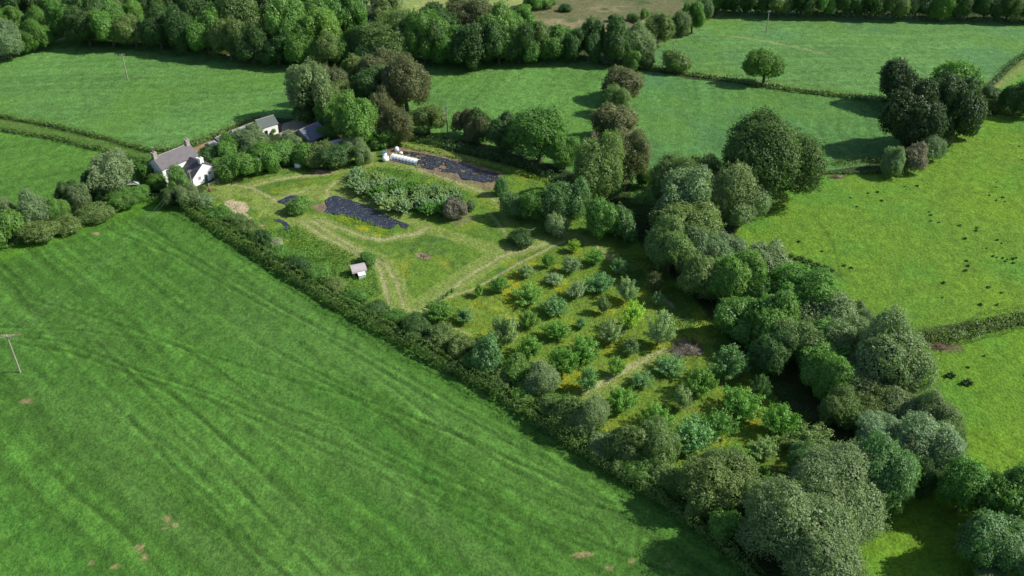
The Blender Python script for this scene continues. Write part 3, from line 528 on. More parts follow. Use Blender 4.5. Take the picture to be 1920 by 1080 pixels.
# ------------------------------------------------------------ hedges
def hedge(pts, wd, ht, label, col, dens=52, ls=.26, hv=.35, seed=0, cat='hedge', nm='hedge', group=None, kind=None, bulge=.5):
    rg = np.random.default_rng(500+seed); P = [unp(*p) for p in pts]; seg = [(b-a).length for a, b in zip(P[:-1], P[1:])]; Lt = sum(seg)
    n = int(Lt*dens*(wd+2*ht)/5.5); t = rg.random(n)*Lt; cum = np.r_[0, np.cumsum(seg)]; k = np.clip(np.searchsorted(cum, t)-1, 0, len(seg)-1)
    Pa = np.array([(p.x, p.y) for p in P]); u = (t-cum[k])/np.array(seg)[k]; c = Pa[k]*(1-u[:, None])+Pa[k+1]*u[:, None]
    dr = Pa[k+1]-Pa[k]; dr /= np.linalg.norm(dr, axis=1)[:, None]; nr = np.c_[-dr[:, 1], dr[:, 0]]
    a = math.pi*(rg.random(n)*1.12-.06); n1 = vn(t, t*0+seed, 2.1, 3)*.6+vn(t, t*0+seed*3, .9, 4)*.4
    rw = wd/2*(1-bulge/2+bulge*n1); rh = ht*(1-hv+2*hv*vn(t, t*0+seed, 3.3, 8))*(.8+.4*vn(t, t*0, .8, 9))
    inn = rg.random(n); inn = np.where(inn < .2, .6, .9+.15*rg.random(n))
    ca = np.cos(a); sa = np.sin(a); ex = np.sign(ca)*np.abs(ca)**.65*rw*inn; ez = np.abs(sa)**.6*rh*inn*np.sign(sa)
    X = c[:, 0]+nr[:, 0]*ex; Y = c[:, 1]+nr[:, 1]*ex; Z = gz(X, Y)+np.maximum(ez, .05)
    N = np.c_[nr*ca[:, None], np.maximum(sa, 0)]+rg.normal(size=(n, 3))*.5; N /= np.linalg.norm(N, axis=1)[:, None]
    v = .35*vn(t, a*2, 1.3, 12)+.6*rg.random(n); sz_ = ls
    V_, F__ = leafquads(np.c_[X, Y, Z], N, sz_, rg, .7)
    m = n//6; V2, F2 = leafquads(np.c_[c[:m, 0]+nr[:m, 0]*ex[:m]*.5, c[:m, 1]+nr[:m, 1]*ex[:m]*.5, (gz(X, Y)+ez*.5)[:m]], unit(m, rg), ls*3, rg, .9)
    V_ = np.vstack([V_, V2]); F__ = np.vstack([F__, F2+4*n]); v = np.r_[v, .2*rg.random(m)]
    o0 = P[0]; V_ = V_-np.array((o0.x, o0.y, o0.z))
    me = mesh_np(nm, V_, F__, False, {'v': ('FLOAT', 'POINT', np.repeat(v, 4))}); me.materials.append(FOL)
    o = ob(nm, me, loc=o0); c0 = COLR[col][0]; o.color = (*c0, 1); return tag(o, None if kind else label, None if kind else cat, group, kind)
hedge(H1, 3.0, 3.0, 'long clipped hedge running diagonally along the big front field', 'hg', seed=1, ls=.2, dens=105)
hedge([(380,392),(440,420),(520,470),(600,525),(690,580),(780,618),(870,665),(960,715),(1050,775),(1140,830),(1230,885),(1330,950)], 3.6, 2.4, 'rough taller hedge line just inside the clipped front hedge', 'mid', seed=2, hv=.5, ls=.24, bulge=1, dens=75)
hedge([(-40,214),(0,219),(100,237),(200,261),(282,285),(300,283)], 2.6, 1.7, 'upper of the two lane hedges at the left edge', 'hg', seed=3, ls=.2, dens=80)
hedge([(-40,240),(0,245),(100,260),(200,285),(278,305)], 2.4, 1.7, 'lower of the two lane hedges at the left edge', 'hg', seed=4, ls=.2, dens=80)
hedge([(285,284),(330,280),(370,268),(420,248),(470,228),(490,222)], 3.0, 1.7, 'brownish hedge curving from lane end to the barns', 'ol', seed=5)
hedge([(755,258),(800,268),(850,280),(900,293),(950,306),(1000,322),(1060,348)], 3.4, 2.6, 'thick dark hedge behind the long plastic bed', 'dk', seed=6, hv=.45)
hedge([(735,270),(800,284),(870,300),(940,318),(1030,342)], 1.6, .8, 'low yellow green strip of growth behind the long plastic bed', 'ye', seed=7, hv=.5, ls=.24)
hedge([(1215,130),(1260,136),(1330,147),(1400,158),(1500,173),(1600,185),(1690,192)], 2.4, 2.0, 'dark hedge between the top right field and the field below', 'ol', seed=8)
hedge([(1688,630),(1730,634),(1770,636),(1810,628),(1860,612),(1930,600),(1980,596)], 5.2, 2.6, 'thick bushy hedge between the two right pastures', 'ol', seed=9, hv=.4, ls=.24, dens=85)
hedge([(1500,305),(1560,308),(1620,300),(1660,305)], 4, 1.0, 'low brambly bank between big oak and dark clump', 'ol', seed=10, hv=.6)
hedge([(1545,326),(1590,327),(1640,324),(1680,322)], 1.2, 1.1, 'short dark hedge remnant at the top edge of the bright pasture', 'dk', seed=11)
hedge([(1850,170),(1870,150),(1900,122),(1930,100)], 2, 2.0, 'dark hedge climbing to the right edge of the top right field', 'dk', seed=12)
hedge([(1840,208),(1880,212),(1930,218),(1990,222)], 2.4, 2.0, 'hedge right of the dark clump above the bright pasture', 'ol', seed=13)
hedge([(0,468),(60,445),(140,418),(200,396),(260,374),(300,378)], 3.4, 1.5, 'low rough hedge between the left scrub and the big field', 'mid', seed=14, hv=.5)
hedge([(800,580),(825,562),(850,545)], 1.3, .7, 'small strip of weeds in the track fork', 'mid', seed=15, cat='weeds', nm='weed_strip')
hedge([(1100,90),(1130,122),(1200,132)], 2, 1.2, 'dark hedge foot under the trees below the moor', 'dk', seed=16)
hedge([(150,82),(300,84),(430,110),(560,118),(700,115),(870,118),(1000,112),(1100,110)], 3, 2.2, 'dark undergrowth hedge at the foot of the top wood', 'dk', seed=17, dens=38)
hedge([(1355,22),(1500,26),(1700,34),(1940,44)], 3, 2.4, 'hedge foot under the dark tree row at the top right', 'dk', seed=18, dens=38)
hedge([(400,340),(430,332),(470,322),(540,306),(560,300)], 2.2, .8, 'weedy strip along the garden edge', 'mid', seed=19, hv=.6, cat='weeds', nm='weed_strip')

# ground cover that nobody could count
def cover(poly, n, col, seed, ls=.34, hh=.5, name='undergrowth', dark=None):
    rg = np.random.default_rng(700+seed); ps = [unp(*p) for p in poly]; x0, x1 = min(p.x for p in ps), max(p.x for p in ps); y0, y1 = min(p.y for p in ps), max(p.y for p in ps)
    X = rg.uniform(x0, x1, n*3); Y = rg.uniform(y0, y1, n*3); qx, qy = proj(X, Y, gz(X, Y)); m = inpoly(poly, qx, qy) & (fbm(X, Y, 3.5, 710+seed)+.25*rg.random(len(X)) > .55); X = X[m][:n]; Y = Y[m][:n]
    h = hh*rg.random(len(X))*(.4+1.2*fbm(X, Y, 3, 720+seed)); N = unit(len(X), rg); N[:, 2] = np.abs(N[:, 2])*.6
    N /= np.linalg.norm(N, axis=1)[:, None]
    V_, F__ = leafquads(np.c_[X, Y, gz(X, Y)+h], N, ls, rg, .5); v = np.repeat(.4*fbm(X, Y, 5, 730+seed)+.5*rg.random(len(X)), 4)
    me = mesh_np(name, V_, F__, False, {'v': ('FLOAT', 'POINT', v)}); me.materials.append(FOL); o = ob(name, me); o.color = (*COLR[col][0], 1); tag(o, kind='stuff'); return o
cover([(490,440),(560,425),(620,458),(700,492),(720,560),(740,590),(640,540),(540,478)], 9000, 'mid', 1, .36, .9)
cover([(800,590),(1060,455),(1240,560),(1300,640),(1580,880),(1400,900),(1280,890),(1000,730)], 15000, 'lt', 2, .26, .35, 'tall_grass')
cover([(1180,430),(1320,560),(1450,700),(1600,860),(1640,900),(1500,860),(1380,740),(1250,600),(1140,470)], 7000, 'dk', 3, .4, .7)
cover([(640,345),(665,318),(720,312),(800,325),(865,345),(880,372),(850,392),(800,402),(730,388),(690,370)], 5000, 'mid', 4, .36, 1.1)
cover([(345,392),(380,350),(420,360),(480,430),(560,490),(640,560),(760,610),(700,600),(560,510)], 6000, 'ol', 5, .34, .6)
cover([(1030,340),(1080,345),(1180,340),(1240,380),(1230,450),(1120,440),(1040,380)], 4000, 'dk', 6, .4, .8)

cover([(620,402),(660,405),(720,428),(745,440),(720,448),(680,438),(640,420)], 1300, 'ye', 7, .3, .5, 'yellow_weeds')
# ------------------------------------------------------------ rush tufts in the pastures
tuft, _ = fruit_mesh('rush_tuft', .6, .6, 26, 16, .22, 900, .14); tuft.materials.append(FOL)
TF = [(1868,343),(1868,352),(1855,367),(1880,371),(1868,376),(1884,379),(1742,398),(1745,404),(1745,415),(1760,418),(1654,377),(1646,361),(1628,363),(1800,424),(1831,428),(1830,433),(1810,448),(1870,451),(1878,457),(1850,466),(1862,481),(1869,483),(1880,484),(1889,487),(1899,486),(1885,491),(1905,484),(1900,494),(1812,490),(1815,499),(1810,508),(1498,454),(1541,472),(1583,499),(1596,503),(1853,540),(1767,558),(1878,550),(1770,531),(1870,572),(1838,572),(1595,372),(1606,388),(1697,350),(1720,350),(1916,300),(1912,275),(1846,668),(1815,690),(1925,705)]
tufts = sorted(TF)
for i, (x, y) in enumerate(tufts):
    o = ob('rush_tuft', tuft, loc=unp(x, y)); s = rnd.uniform(.4, .8); o.scale = (s*1.3, s, s); o.rotation_euler.z = rnd.uniform(0, 6); o.color = (.04, .085, .018, 1)
    lab = 'small dark rush tuft in the bright right pasture' if y < 600 else 'small dark rush tuft in the lower right pasture'
    tag(o, lab, 'rush tuft', 'rush tufts in the right pastures' if y < 600 else 'rush tufts in the lower right pasture')
for x, y, s, lab in ((1782,706,1.7,'larger dark rush clump left of its twin in the lower pasture'),(1813,720,1.9,'rightmost of the two big dark rush clumps in the lower pasture'),(1747,678,1.2,'dark rush clump near the brown bank in the lower pasture'),(1800,834,1.1,'lone dark tuft beside the lower willows')):
    o = ob('rush_tuft', tuft, loc=unp(x, y)); o.scale = (s*1.2, s, s*.9); o.color = (.032, .07, .018, 1); tag(o, lab, 'rush tuft')
for i, (x, y) in enumerate(((1480,482),(1500,486),(1515,492),(1530,498),(1545,503),(1556,509),(1535,508),(1520,500))):
    o = ob('rush_tuft', tuft, loc=unp(x, y)); o.scale = (2.6, 1.6, 1.3); o.color = (.05, .10, .02, 1); tag(o, 'rushy tussock of the dark patch beside the tree belt', 'rush tuft', 'tussocks of the dark rushy patch')

# ------------------------------------------------------------ buildings
WHITE = plain('white_render', (.86, .85, .82), .7, .3, .04, .8)
SLATE = plain('slate', (.125, .112, .120), .6, .4, .13, 1.2, .02); DSLATE = plain('dark_slate', (.085, .085, .095), .6, .4, .15, 1.5, .02)
GREENR = plain('green_sheet', (.075, .10, .09), .5, .4, .08, .7); GREYR = plain('grey_sheet', (.27, .29, .30), .5, .4, .1, .9)
BLUER = plain('blue_slate', (.10, .12, .17), .55, .4, .15, 1); STONE = plain('stone', (.42, .38, .34), .9, .2, .2, 2); GLASS = plain('window_glass', (.03, .04, .05), .12, .5, .1); FRAME = plain('white_frame', (.75, .75, .74), .5, .3, .02)
DARK = plain('dark_opening', (.02, .02, .02), .9, .1, .1); POT = plain('clay_pot', (.32, .22, .17), .8, .2, .1)
E1 = Vector((.63, .777, 0)).normalized(); E2 = Vector((-E1.y, E1.x, 0))
def frame(p0, e1=E1):
    e2 = Vector((-e1.y, e1.x, 0)); return Matrix(((e1.x, e2.x, 0, p0.x), (e1.y, e2.y, 0, p0.y), (0, 0, 1, p0.z), (0, 0, 0, 1)))
def gable_house(root, L, D, he, hr, wm, rm, ov=.25, z0=0, x0=0, y0=0, wallname='wall', roofname='roof', along='x', back_h=None):
    "L along local x (ridge), D depth in y"
    b = MB(); g = [(0, y0, he), (0, y0+D/2, hr-.12), (0, y0+D, he)]
    v = []
    for x in (x0, x0+L): v += [(x, y0, z0-.6), (x, y0+D, z0-.6), (x, y0+D, he), (x, y0+D/2, hr-.10), (x, y0, he)]
    b.poly(v, [(0, 1, 2, 3, 4), (9, 8, 7, 6, 5), (0, 4, 9, 5), (2, 1, 6, 7), (4, 3, 8, 9), (3, 2, 7, 8)])
    b.build(wallname, wm, root)
    r = MB(); sl_ = (hr-he)/(D/2); ez = he-ov*sl_
    r.slab([(x0-ov, y0-ov, ez+.12), (x0+L+ov, y0-ov, ez+.12), (x0+L+ov, y0+D/2, hr+.12), (x0-ov, y0+D/2, hr+.12)], .12)
    r.slab([(x0-ov, y0+D+ov, ez+.12), (x0+L+ov, y0+D+ov, ez+.12), (x0+L+ov, y0+D/2, hr+.12), (x0-ov, y0+D/2, hr+.12)], .12)
    ro = r.build(roofname, rm, root)
    rg_ = MB(); rg_.box(x0-ov, x0+L+ov, y0+D/2-.10, y0+D/2+.10, hr+.08, hr+.20); rg_.build('ridge', STONE, ro)
    return ro
def window(root, M, wdt, hgt):
    "M: matrix whose origin is the window centre, local x along wall, local -y outward"
    fr = MB(); a, b = wdt/2, hgt/2
    for (x0, x1, z0, z1) in ((-a-.07, -a, -b-.07, b+.07), (a, a+.07, -b-.07, b+.07), (-a, a, b, b+.07), (-a, a, -b-.07, -b), (-.03, .03, -b, b), (-a, -.03, -.03, .03), (.03, a, -.03, .03)):
        fr.box(x0, x1, -.06, .03, z0, z1, M)
    f = fr.build('window', FRAME, root); g = MB(); g.box(-a, a, -.03, .02, -b, b, M); g.build('pane', GLASS, f)
# farmhouse
p = unp(304, 318.5, 4.8); base_h = Vector((p.x, p.y, p.z-4.8)); L0, D0 = 10.6, 6.2
house = empty('farmhouse', base_h, math.atan2(E1.y, E1.x)); tag(house, 'white two storey farmhouse with grey slate roof and two end chimneys', 'house')
ro = gable_house(house, L0, D0, 4.8, 7.1, WHITE, SLATE)
for x in (.45, L0-.45):
    c = MB(); c.box(x-.5, x+.5, D0/2-.55, D0/2+.55, 6.6, 8.4); c.box(x-.58, x+.58, D0/2-.63, D0/2+.63, 8.4, 8.55); co = c.build('chimney', STONE, ro)
    pt = MB(); pt.tube([(x, D0/2-.25, 8.5), (x, D0/2-.25, 8.95)], [.16, .12], 8); pt.tube([(x, D0/2+.25, 8.5), (x, D0/2+.25, 8.95)], [.16, .12], 8); pt.build('chimney_pot', POT, co)
T = Matrix.Translation
for x, z in ((1.4, 3.7), (3.4, 3.7), (1.4, 1.3), (3.3, 1.3)): window(house, T((x, -.01, z)), .85, 1.15)
RL = Matrix.Rotation(-math.pi/2, 4, 'Z')
window(house, T((-.01, 4.2, 3.6)) @ RL, .6, .8)
# wing standing out from the front wall, ridge across, low cat-slide to the left
wx0, wx1, wy = 4.6, 10.9, -5.4; hx = 8.3; wr, wel, wer = 5.2, 2.2, 3.6
b = MB(); v = []
for y in (wy, -.02): v += [(wx0, y, -.6), (wx1, y, -.6), (wx1, y, wer), (hx, y, wr), (wx0, y, wel)]
b.poly(v, [(0, 1, 2, 3, 4), (9, 8, 7, 6, 5), (0, 4, 9, 5), (2, 1, 6, 7), (4, 3, 8, 9), (3, 2, 7, 8)]); b.build('wing_wall', WHITE, house)
r = MB(); sL = (wr-wel)/(hx-wx0); sR = (wr-wer)/(wx1-hx)
r.slab([(wx0-.3, wy-.2, wel-.3*sL+.12), (hx, wy-.2, wr+.12), (hx, -.04, wr+.12), (wx0-.3, -.04, wel-.3*sL+.12)], .11)
r.slab([(wx1+.3, wy-.2, wer-.3*sR+.12), (hx, wy-.2, wr+.12), (hx, -.04, wr+.12), (wx1+.3, -.04, wer-.3*sR+.12)], .11)
wro = r.build('wing_roof', DSLATE, house)
c = MB(); c.box(hx-.5, hx+.5, wy+.15, wy+1.15, 4.7, 6.3); c.box(hx-.56, hx+.56, wy+.09, wy+1.21, 6.3, 6.42); cc = c.build('chimney', WHITE, wro)
pt = MB(); pt.tube([(hx, wy+.6, 6.4), (hx, wy+.6, 6.85)], [.16, .12], 8); pt.build('chimney_pot', POT, cc)
window(house, T((9.6, wy-.01, 1.9)), .6, .8); window(house, T((6.6, wy-.01, 1.6)), .6, .8)
d_ = MB(); d_.box(8.0, 8.85, wy-.05, wy+.03, -.1, 1.9); do = d_.build('door', plain('door_paint', (.10,.16,.13), .6), house); k_ = MB(); k_.box(8.7, 8.76, wy-.10, wy-.05, .9, 1.0); k_.build('handle', STONE, do)
ae = MB(); ae.tube([(.45, D0/2, 8.5), (.45, D0/2, 10.0)], .03, 5)
for q in range(5): ae.box(.15, .75, D0/2-.5+q*.25-.015, D0/2-.5+q*.25+.015, 9.9, 9.93)
ae.tube([(.45, D0/2-.6, 9.93), (.45, D0/2+.6, 9.93)], .02, 5); ae.build('aerial', STONE, ro)
# barns
def barn_from(eaveL, eaveR, he, D, hr, name, label, wm, rm, doors=(), ov=.2):
    a = unp(*eaveL, he); b = unp(*eaveR, he); e = b-a; e.z = 0; L = e.length; e.normalize()
    root = empty(name, (a.x, a.y, min(a.z, b.z)-he), math.atan2(e.y, e.x)); tag(root, label, 'barn' if 'barn' in name else 'shed'); gable_house(root, L, D, he, hr, wm, rm, ov)
    for (x, wdt, z0, z1) in doors:
        m = MB(); m.box(x, x+wdt, -.03, .05, z0, z1); m.build('door' if z0 < .5 else 'window_opening', DARK, root)
    return root, L
barn_from((489,241.5), (521,231.5), 2.9, 4.6, 4.6, 'barn', 'white walled barn with dark green sheet roof beside the yard', WHITE, GREENR, ((5.2, 1.1, 0, 2.0), (5.2, 1.0, 2.15, 2.75), (.9, 1.0, 0, 1.9)))
barn_from((446,258), (487,242), 2.3, 4.4, 3.7, 'low_barn', 'long low barn with grey green roof adjoining the white barn', WHITE, GREYR, ((1.5, 1.2, 0, 1.9),))
barn_from((414,268), (434,258), 1.6, 3.6, 2.6, 'lean_to_barn', 'small dark roofed barn at the left end of the barn row', STONE, DSLATE, ((1, .9, 0, 1.4),))
barn_from((398,276), (413,269.5), 1.3, 3.0, 2.0, 'stone_shed', 'low pale stone shed beside the lane', STONE, GREYR, ((.8, .8, 0, 1.1),))
barn_from((582,264), (614,249), 2.8, 7.5, 4.9, 'blue_roofed_barn', 'wide dark blue roofed barn shaded by the tall trees', STONE, BLUER, ((2, 2.4, 0, 2.3),), .3)
barn_from((455,289), (478,283), 1.9, 2.6, 2.5, 'grey_shed', 'small grey roofed shed among the garden bushes', STONE, GREYR, ((1, .8, 0, 1.7),))
barn_from((626,273), (652,266), 1.9, 3.0, 2.6, 'garden_shed', 'pale grey roofed shed beside the silvery garden tree', STONE, plain('pale_sheet', (.50, .52, .55), .4, .4, .1, .8), ((1, .8, 0, 1.7),))

# ------------------------------------------------------------ poles and wires
WOODP = plain('pole_wood', (.36, .31, .26), .85, .2, .15, 2); INS = plain('insulator', (.35, .36, .38), .3, .5, .05)
tops = {}
def pole(key, x, y, ht, label, arm=2.2, ang=0., lean=0):
    bpt = unp(x, y); r = empty('utility_pole', bpt, ang); tag(r, label, 'utility pole', 'wooden utility poles')
    m = MB(); m.tube([(0, 0, -.4), (0, 0, ht*.5), (0, 0, ht)], [.17, .15, .12], 8); m.build('post', WOODP, r)
    a = MB(); a.box(-arm/2, arm/2, -.20, -.10, ht-.45, ht-.30); a.build('crossarm', WOODP, r)
    M = Matrix.Rotation(ang, 4, 'Z'); L = []
    for sx in (-arm/2+.12, 0, arm/2-.12):
        i_ = MB(); i_.tube([(sx, -.15, ht-.30), (sx, -.15, ht-.12), (sx, -.15, ht-.02)], [.05, .09, .05], 7); i_.build('insulator', INS, r); L.append(bpt+M @ Vector((sx, -.15, ht-.03)))
    tops[key] = L
pole('a', 38, 698, 8.8, 'tall wooden pole with crossarm standing in the big field at the left edge', 2.6, .25)
pole('b', 240, 150, 8.6, 'slim pale pole standing in the upper left field', 1.6, .3)
pole('c', 677, 122, 9.0, 'grey pole rising behind the bronze tree clump', 1.2, .3)
pole('d', 839, 250, 8.4, 'thin pole with crossarm behind the long plastic bed', 2.2, .2)
pole('e', 1436, 62, 8.0, 'slim pole standing in the top right field', 1.2, .3)
pole('f', 1259, 122, 8.0, 'grey pole behind the small round tree at the top right hedge', .8, .3)
pole('g', 363, 362, 6.5, 'short weathered pole in front of the farmhouse', 1.0, .8)
pole('h', -420, 900, 8.8, 'wooden pole outside the left edge', 2.2, .5)
WIRE = plain('wire', (.16, .17, .18), .5, .4, .02)
def wire(a, b, k, sag, label):
    A, B = tops[a][k], tops[b][k]; pts = [A.lerp(B, i/14)-Vector((0, 0, sag*4*(i/14)*(1-i/14))) for i in range(15)]
    m = MB(); m.tube([p-A for p in pts], .009, 4); o = m.build('overhead_wire', WIRE); o.location = A; tag(o, label, 'overhead wire', 'overhead wires')
for k, s in ((0, 'left'), (2, 'right')):
    wire('g', 'd', k, 2.2, f'{s} hand overhead wire crossing the farm garden to the thin pole'); wire('c', 'd', k, 1.5, f'{s} hand overhead wire between grey clump pole and thin pole')
    wire('c', 'f', k, 3, f'{s} hand overhead wire along the foot of the top wood'); wire('g', 'a', k, 3, f'{s} hand overhead wire over the big field to the farmhouse pole')

# ------------------------------------------------------------ black sheets, polytunnel and small things
def sheetmat():
    m, nt, p, L = newmat('black_plastic'); tc = nt.nodes.new('ShaderNodeTexCoord')
    n = nt.nodes.new('ShaderNodeTexNoise'); n.inputs['Scale'].default_value = 1.3; n.inputs['Detail'].default_value = 7; n.inputs['Distortion'].default_value = 1.2
    n2 = nt.nodes.new('ShaderNodeTexNoise'); n2.inputs['Scale'].default_value = 2.2; n2.inputs['Detail'].default_value = 5; n2.inputs['Distortion'].default_value = 2
    L(tc.outputs['Object'], n.inputs[0]); L(tc.outputs['Object'], n2.inputs[0])
    r = nt.nodes.new('ShaderNodeValToRGB'); r.color_ramp.elements[0].position = .46; r.color_ramp.elements[0].color = (.020, .023, .033, 1); r.color_ramp.elements[1].position = .72; r.color_ramp.elements[1].color = (.42, .44, .48, 1)  # pale end of the ramp paints sky glints on the creases into the colour
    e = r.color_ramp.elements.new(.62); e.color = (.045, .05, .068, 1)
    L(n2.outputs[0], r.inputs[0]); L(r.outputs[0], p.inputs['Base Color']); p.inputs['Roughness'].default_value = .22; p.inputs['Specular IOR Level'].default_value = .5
    b = nt.nodes.new('ShaderNodeBump'); b.inputs['Distance'].default_value = .18; b.inputs['Strength'].default_value = .9; L(n.outputs[0], b.inputs['Height']); L(b.outputs[0], p.inputs['Normal']); return m
SHEET = sheetmat()
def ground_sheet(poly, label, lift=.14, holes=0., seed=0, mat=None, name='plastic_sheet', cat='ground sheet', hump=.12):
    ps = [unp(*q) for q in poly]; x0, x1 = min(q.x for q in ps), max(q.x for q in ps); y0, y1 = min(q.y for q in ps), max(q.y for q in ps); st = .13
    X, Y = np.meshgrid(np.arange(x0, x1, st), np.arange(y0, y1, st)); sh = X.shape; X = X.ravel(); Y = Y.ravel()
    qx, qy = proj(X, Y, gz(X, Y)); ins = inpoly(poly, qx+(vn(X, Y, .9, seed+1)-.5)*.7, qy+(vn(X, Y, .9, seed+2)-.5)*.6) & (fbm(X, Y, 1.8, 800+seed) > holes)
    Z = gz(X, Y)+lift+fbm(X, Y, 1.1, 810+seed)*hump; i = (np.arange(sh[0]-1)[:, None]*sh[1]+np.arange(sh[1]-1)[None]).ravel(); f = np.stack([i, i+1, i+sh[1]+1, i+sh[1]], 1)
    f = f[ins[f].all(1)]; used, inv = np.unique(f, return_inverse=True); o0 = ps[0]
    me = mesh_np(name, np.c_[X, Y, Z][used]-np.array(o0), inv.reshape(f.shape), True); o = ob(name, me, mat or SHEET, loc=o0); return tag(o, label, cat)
cv = lambda L, ox, oy, s: [(x/s+ox, y/s+oy) for x, y in L]
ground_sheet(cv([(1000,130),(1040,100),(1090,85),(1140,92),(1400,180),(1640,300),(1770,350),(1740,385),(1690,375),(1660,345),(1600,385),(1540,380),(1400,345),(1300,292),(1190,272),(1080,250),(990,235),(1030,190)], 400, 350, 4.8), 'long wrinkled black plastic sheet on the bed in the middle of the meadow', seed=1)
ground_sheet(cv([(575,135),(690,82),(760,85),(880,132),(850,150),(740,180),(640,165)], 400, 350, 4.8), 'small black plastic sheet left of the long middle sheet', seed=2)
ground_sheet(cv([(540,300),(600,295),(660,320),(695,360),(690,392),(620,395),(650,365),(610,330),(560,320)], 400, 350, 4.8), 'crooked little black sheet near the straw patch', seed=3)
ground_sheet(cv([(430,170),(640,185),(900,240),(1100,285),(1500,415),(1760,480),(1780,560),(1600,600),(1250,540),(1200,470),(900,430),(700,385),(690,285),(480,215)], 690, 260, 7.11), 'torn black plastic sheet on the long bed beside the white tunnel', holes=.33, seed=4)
cover(cv([(430,170),(640,185),(1100,285),(1500,415),(1760,480),(1780,640),(1500,640),(1200,560),(900,470),(700,400)], 690, 260, 7.11), 900, 'mv', 9, .3, .6, 'weeds')
LUMP = plain('heap_soil', (.27, .20, .15), .95, .1, .25, 3, .05); TW = plain('twigs', (.19, .17, .13), .95, .1, .3, 3)
def heap(x, y, rx, ry, h, mat, name, label, cat, seed=0, twigs=0):
    b0 = unp(x, y); n = 22; V_ = [(0, 0, h)]; F__ = []
    rg = random.Random(seed)
    m = MB()
    for i in range(1, 6):
        for j in range(n):
            a = 2*math.pi*j/n; q = i/5; w_ = 1+.22*math.sin(3*a+seed)+rg.uniform(-.12, .12); m.v.append((math.cos(a)*rx*q*w_, math.sin(a)*ry*q*w_, h*(1-q**1.7)+rg.uniform(-.12, .12)*h-(.1 if i == 5 else 0)))
    m.v.append((0, 0, h)); top = len(m.v)-1
    for j in range(n): m.f.append((j, (j+1) % n, top))
    for i in range(4):
        for j in range(n): m.f.append((i*n+(j+1) % n, i*n+j, (i+1)*n+j, (i+1)*n+(j+1) % n))
    for k in range(twigs):
        a = rg.uniform(0, 6.28); q = rg.random()**.5; p0 = Vector((math.cos(a)*rx*q, math.sin(a)*ry*q, h*(1-q)*.8)); dd = Vector((rg.uniform(-1, 1), rg.uniform(-1, 1), rg.uniform(0, .8))).normalized()*rg.uniform(.8, 2.0); m.tube([p0, p0+dd], [.05, .02], 4)
    o = m.build(name, mat); o.location = b0; return tag(o, label, cat)
heap(794,480,.9,.6,.45,LUMP,'soil_heap','small pinkish heap in the middle of the open meadow','heap',1,8)
heap(600,323,2.0,1.0,.6,LUMP,'compost_heap','low brown heap under the round dark garden bush','heap',2,14)
heap(1287,656,3.2,2.6,.9,TW,'brush_pile','brown brushwood pile at the end of the straight orchard track','brush pile',3,260)
heap(1752,650,3.4,1.2,.8,plain('brown_bracken', (.15,.115,.07), .95, .1, .3, 3),'bracken_bank','brown dead bracken bank below the right pasture hedge','bank',4,60)
heap(1568,333,2.2,.6,.6,LUMP,'log_pile','brownish log heap at the top of the bright pasture','log pile',5,20)
heap(394,358,.55,.55,.7,plain('rust', (.17,.09,.07), .9, .2, .2, 4),'rusty_heap','small rusty red heap on the grass near the farmhouse','heap',6,4)
heap(488,425,.8,.5,.6,plain('pink_tarp', (.42,.22,.20), .7, .3, .2, 4),'scrap_heap','small reddish scrap heap at the lower end of the straw patch','heap',7,3)
WPL = plain('white_plastic', (.82, .83, .82), .4, .4, .05, 1.2); BPL = plain('black_wrap', (.04, .045, .06), .3, .5, .2, 2); BLUEP = plain('blue_plastic', (.08, .22, .55), .4, .4, .1)
# polytunnel
a = unp(731.5, 300); b = unp(781, 311); e = (b-a); e.z = 0; LT = e.length; e.normalize()
tun = empty('polytunnel', a, math.atan2(e.y, e.x)); tag(tun, 'long low white polytunnel at the left end of the upper bed', 'polytunnel')
m = MB(); n = 12; Rt = 1.15; xsn = 24; vs = []
for i in range(xsn+1):
    x = LT*i/xsn; wob = 1-.05*abs(math.sin(i*math.pi/3))
    for j in range(n+1):
        q = math.pi*j/n; vs.append((x, Rt-Rt*math.cos(q)*wob, 1.35*math.sin(q)**.8*wob))
k = n+1; m.poly(vs, [(i*k+j, i*k+j+1, (i+1)*k+j+1, (i+1)*k+j) for i in range(xsn) for j in range(n)]+[tuple(range(n, -1, -1))]); m.build('cover', WPL, tun, True)
for i in range(9):
    h_ = MB(); x = LT*i/8; h_.tube([(x, Rt-(Rt+.03)*math.cos(math.pi*j/12), (1.38)*math.sin(math.pi*j/12)**.8) for j in range(13)], .035, 5); h_.build('hoop', FRAME, tun)
for i in range(7):
    v_ = MB(); x = LT*(i+.7)/8; v_.box(x, x+.45, -.04, .10, .35, .65); v_.build('vent', DARK, tun)
m = MB(); m.poly([(LT+.02, Rt-(Rt-.25)*math.cos(math.pi*j/10), 1.1*math.sin(math.pi*j/10)) for j in range(11)], [tuple(range(11))]); m.slab([(LT+.01, .3, 0), (LT+.01, 2, 0), (LT+.01, 2, .01)], .01); m.build('end_opening', BPL, tun)
def bag(x, y, r, h, mat, label, name='feed_bag', cat='bag', mat2=None, top=None):
    rt = empty(name, unp(x, y)); tag(rt, label, cat); m = MB(); n = 12
    pr = [(0, 0.0), (r*.95, .0), (r*1.05, h*.3), (r, h*.7), (r*.75, h*.95), (0, h)]
    for (rr, z) in pr:
        for j in range(n):
            q = 2*math.pi*j/n; w_ = 1+.08*math.sin(3*q+x); m.v.append((rr*w_*math.cos(q), rr*w_*math.sin(q), z))
    for i in range(len(pr)-1):
        for j in range(n): m.f.append((i*n+j, i*n+(j+1) % n, (i+1)*n+(j+1) % n, (i+1)*n+j))
    m.build('body', mat, rt, True)
    if top: t_ = MB(); t_.box(-r*.6, r*.6, -r*.6, r*.6, h+.01, h+.3); t_.build('lid', top, rt)
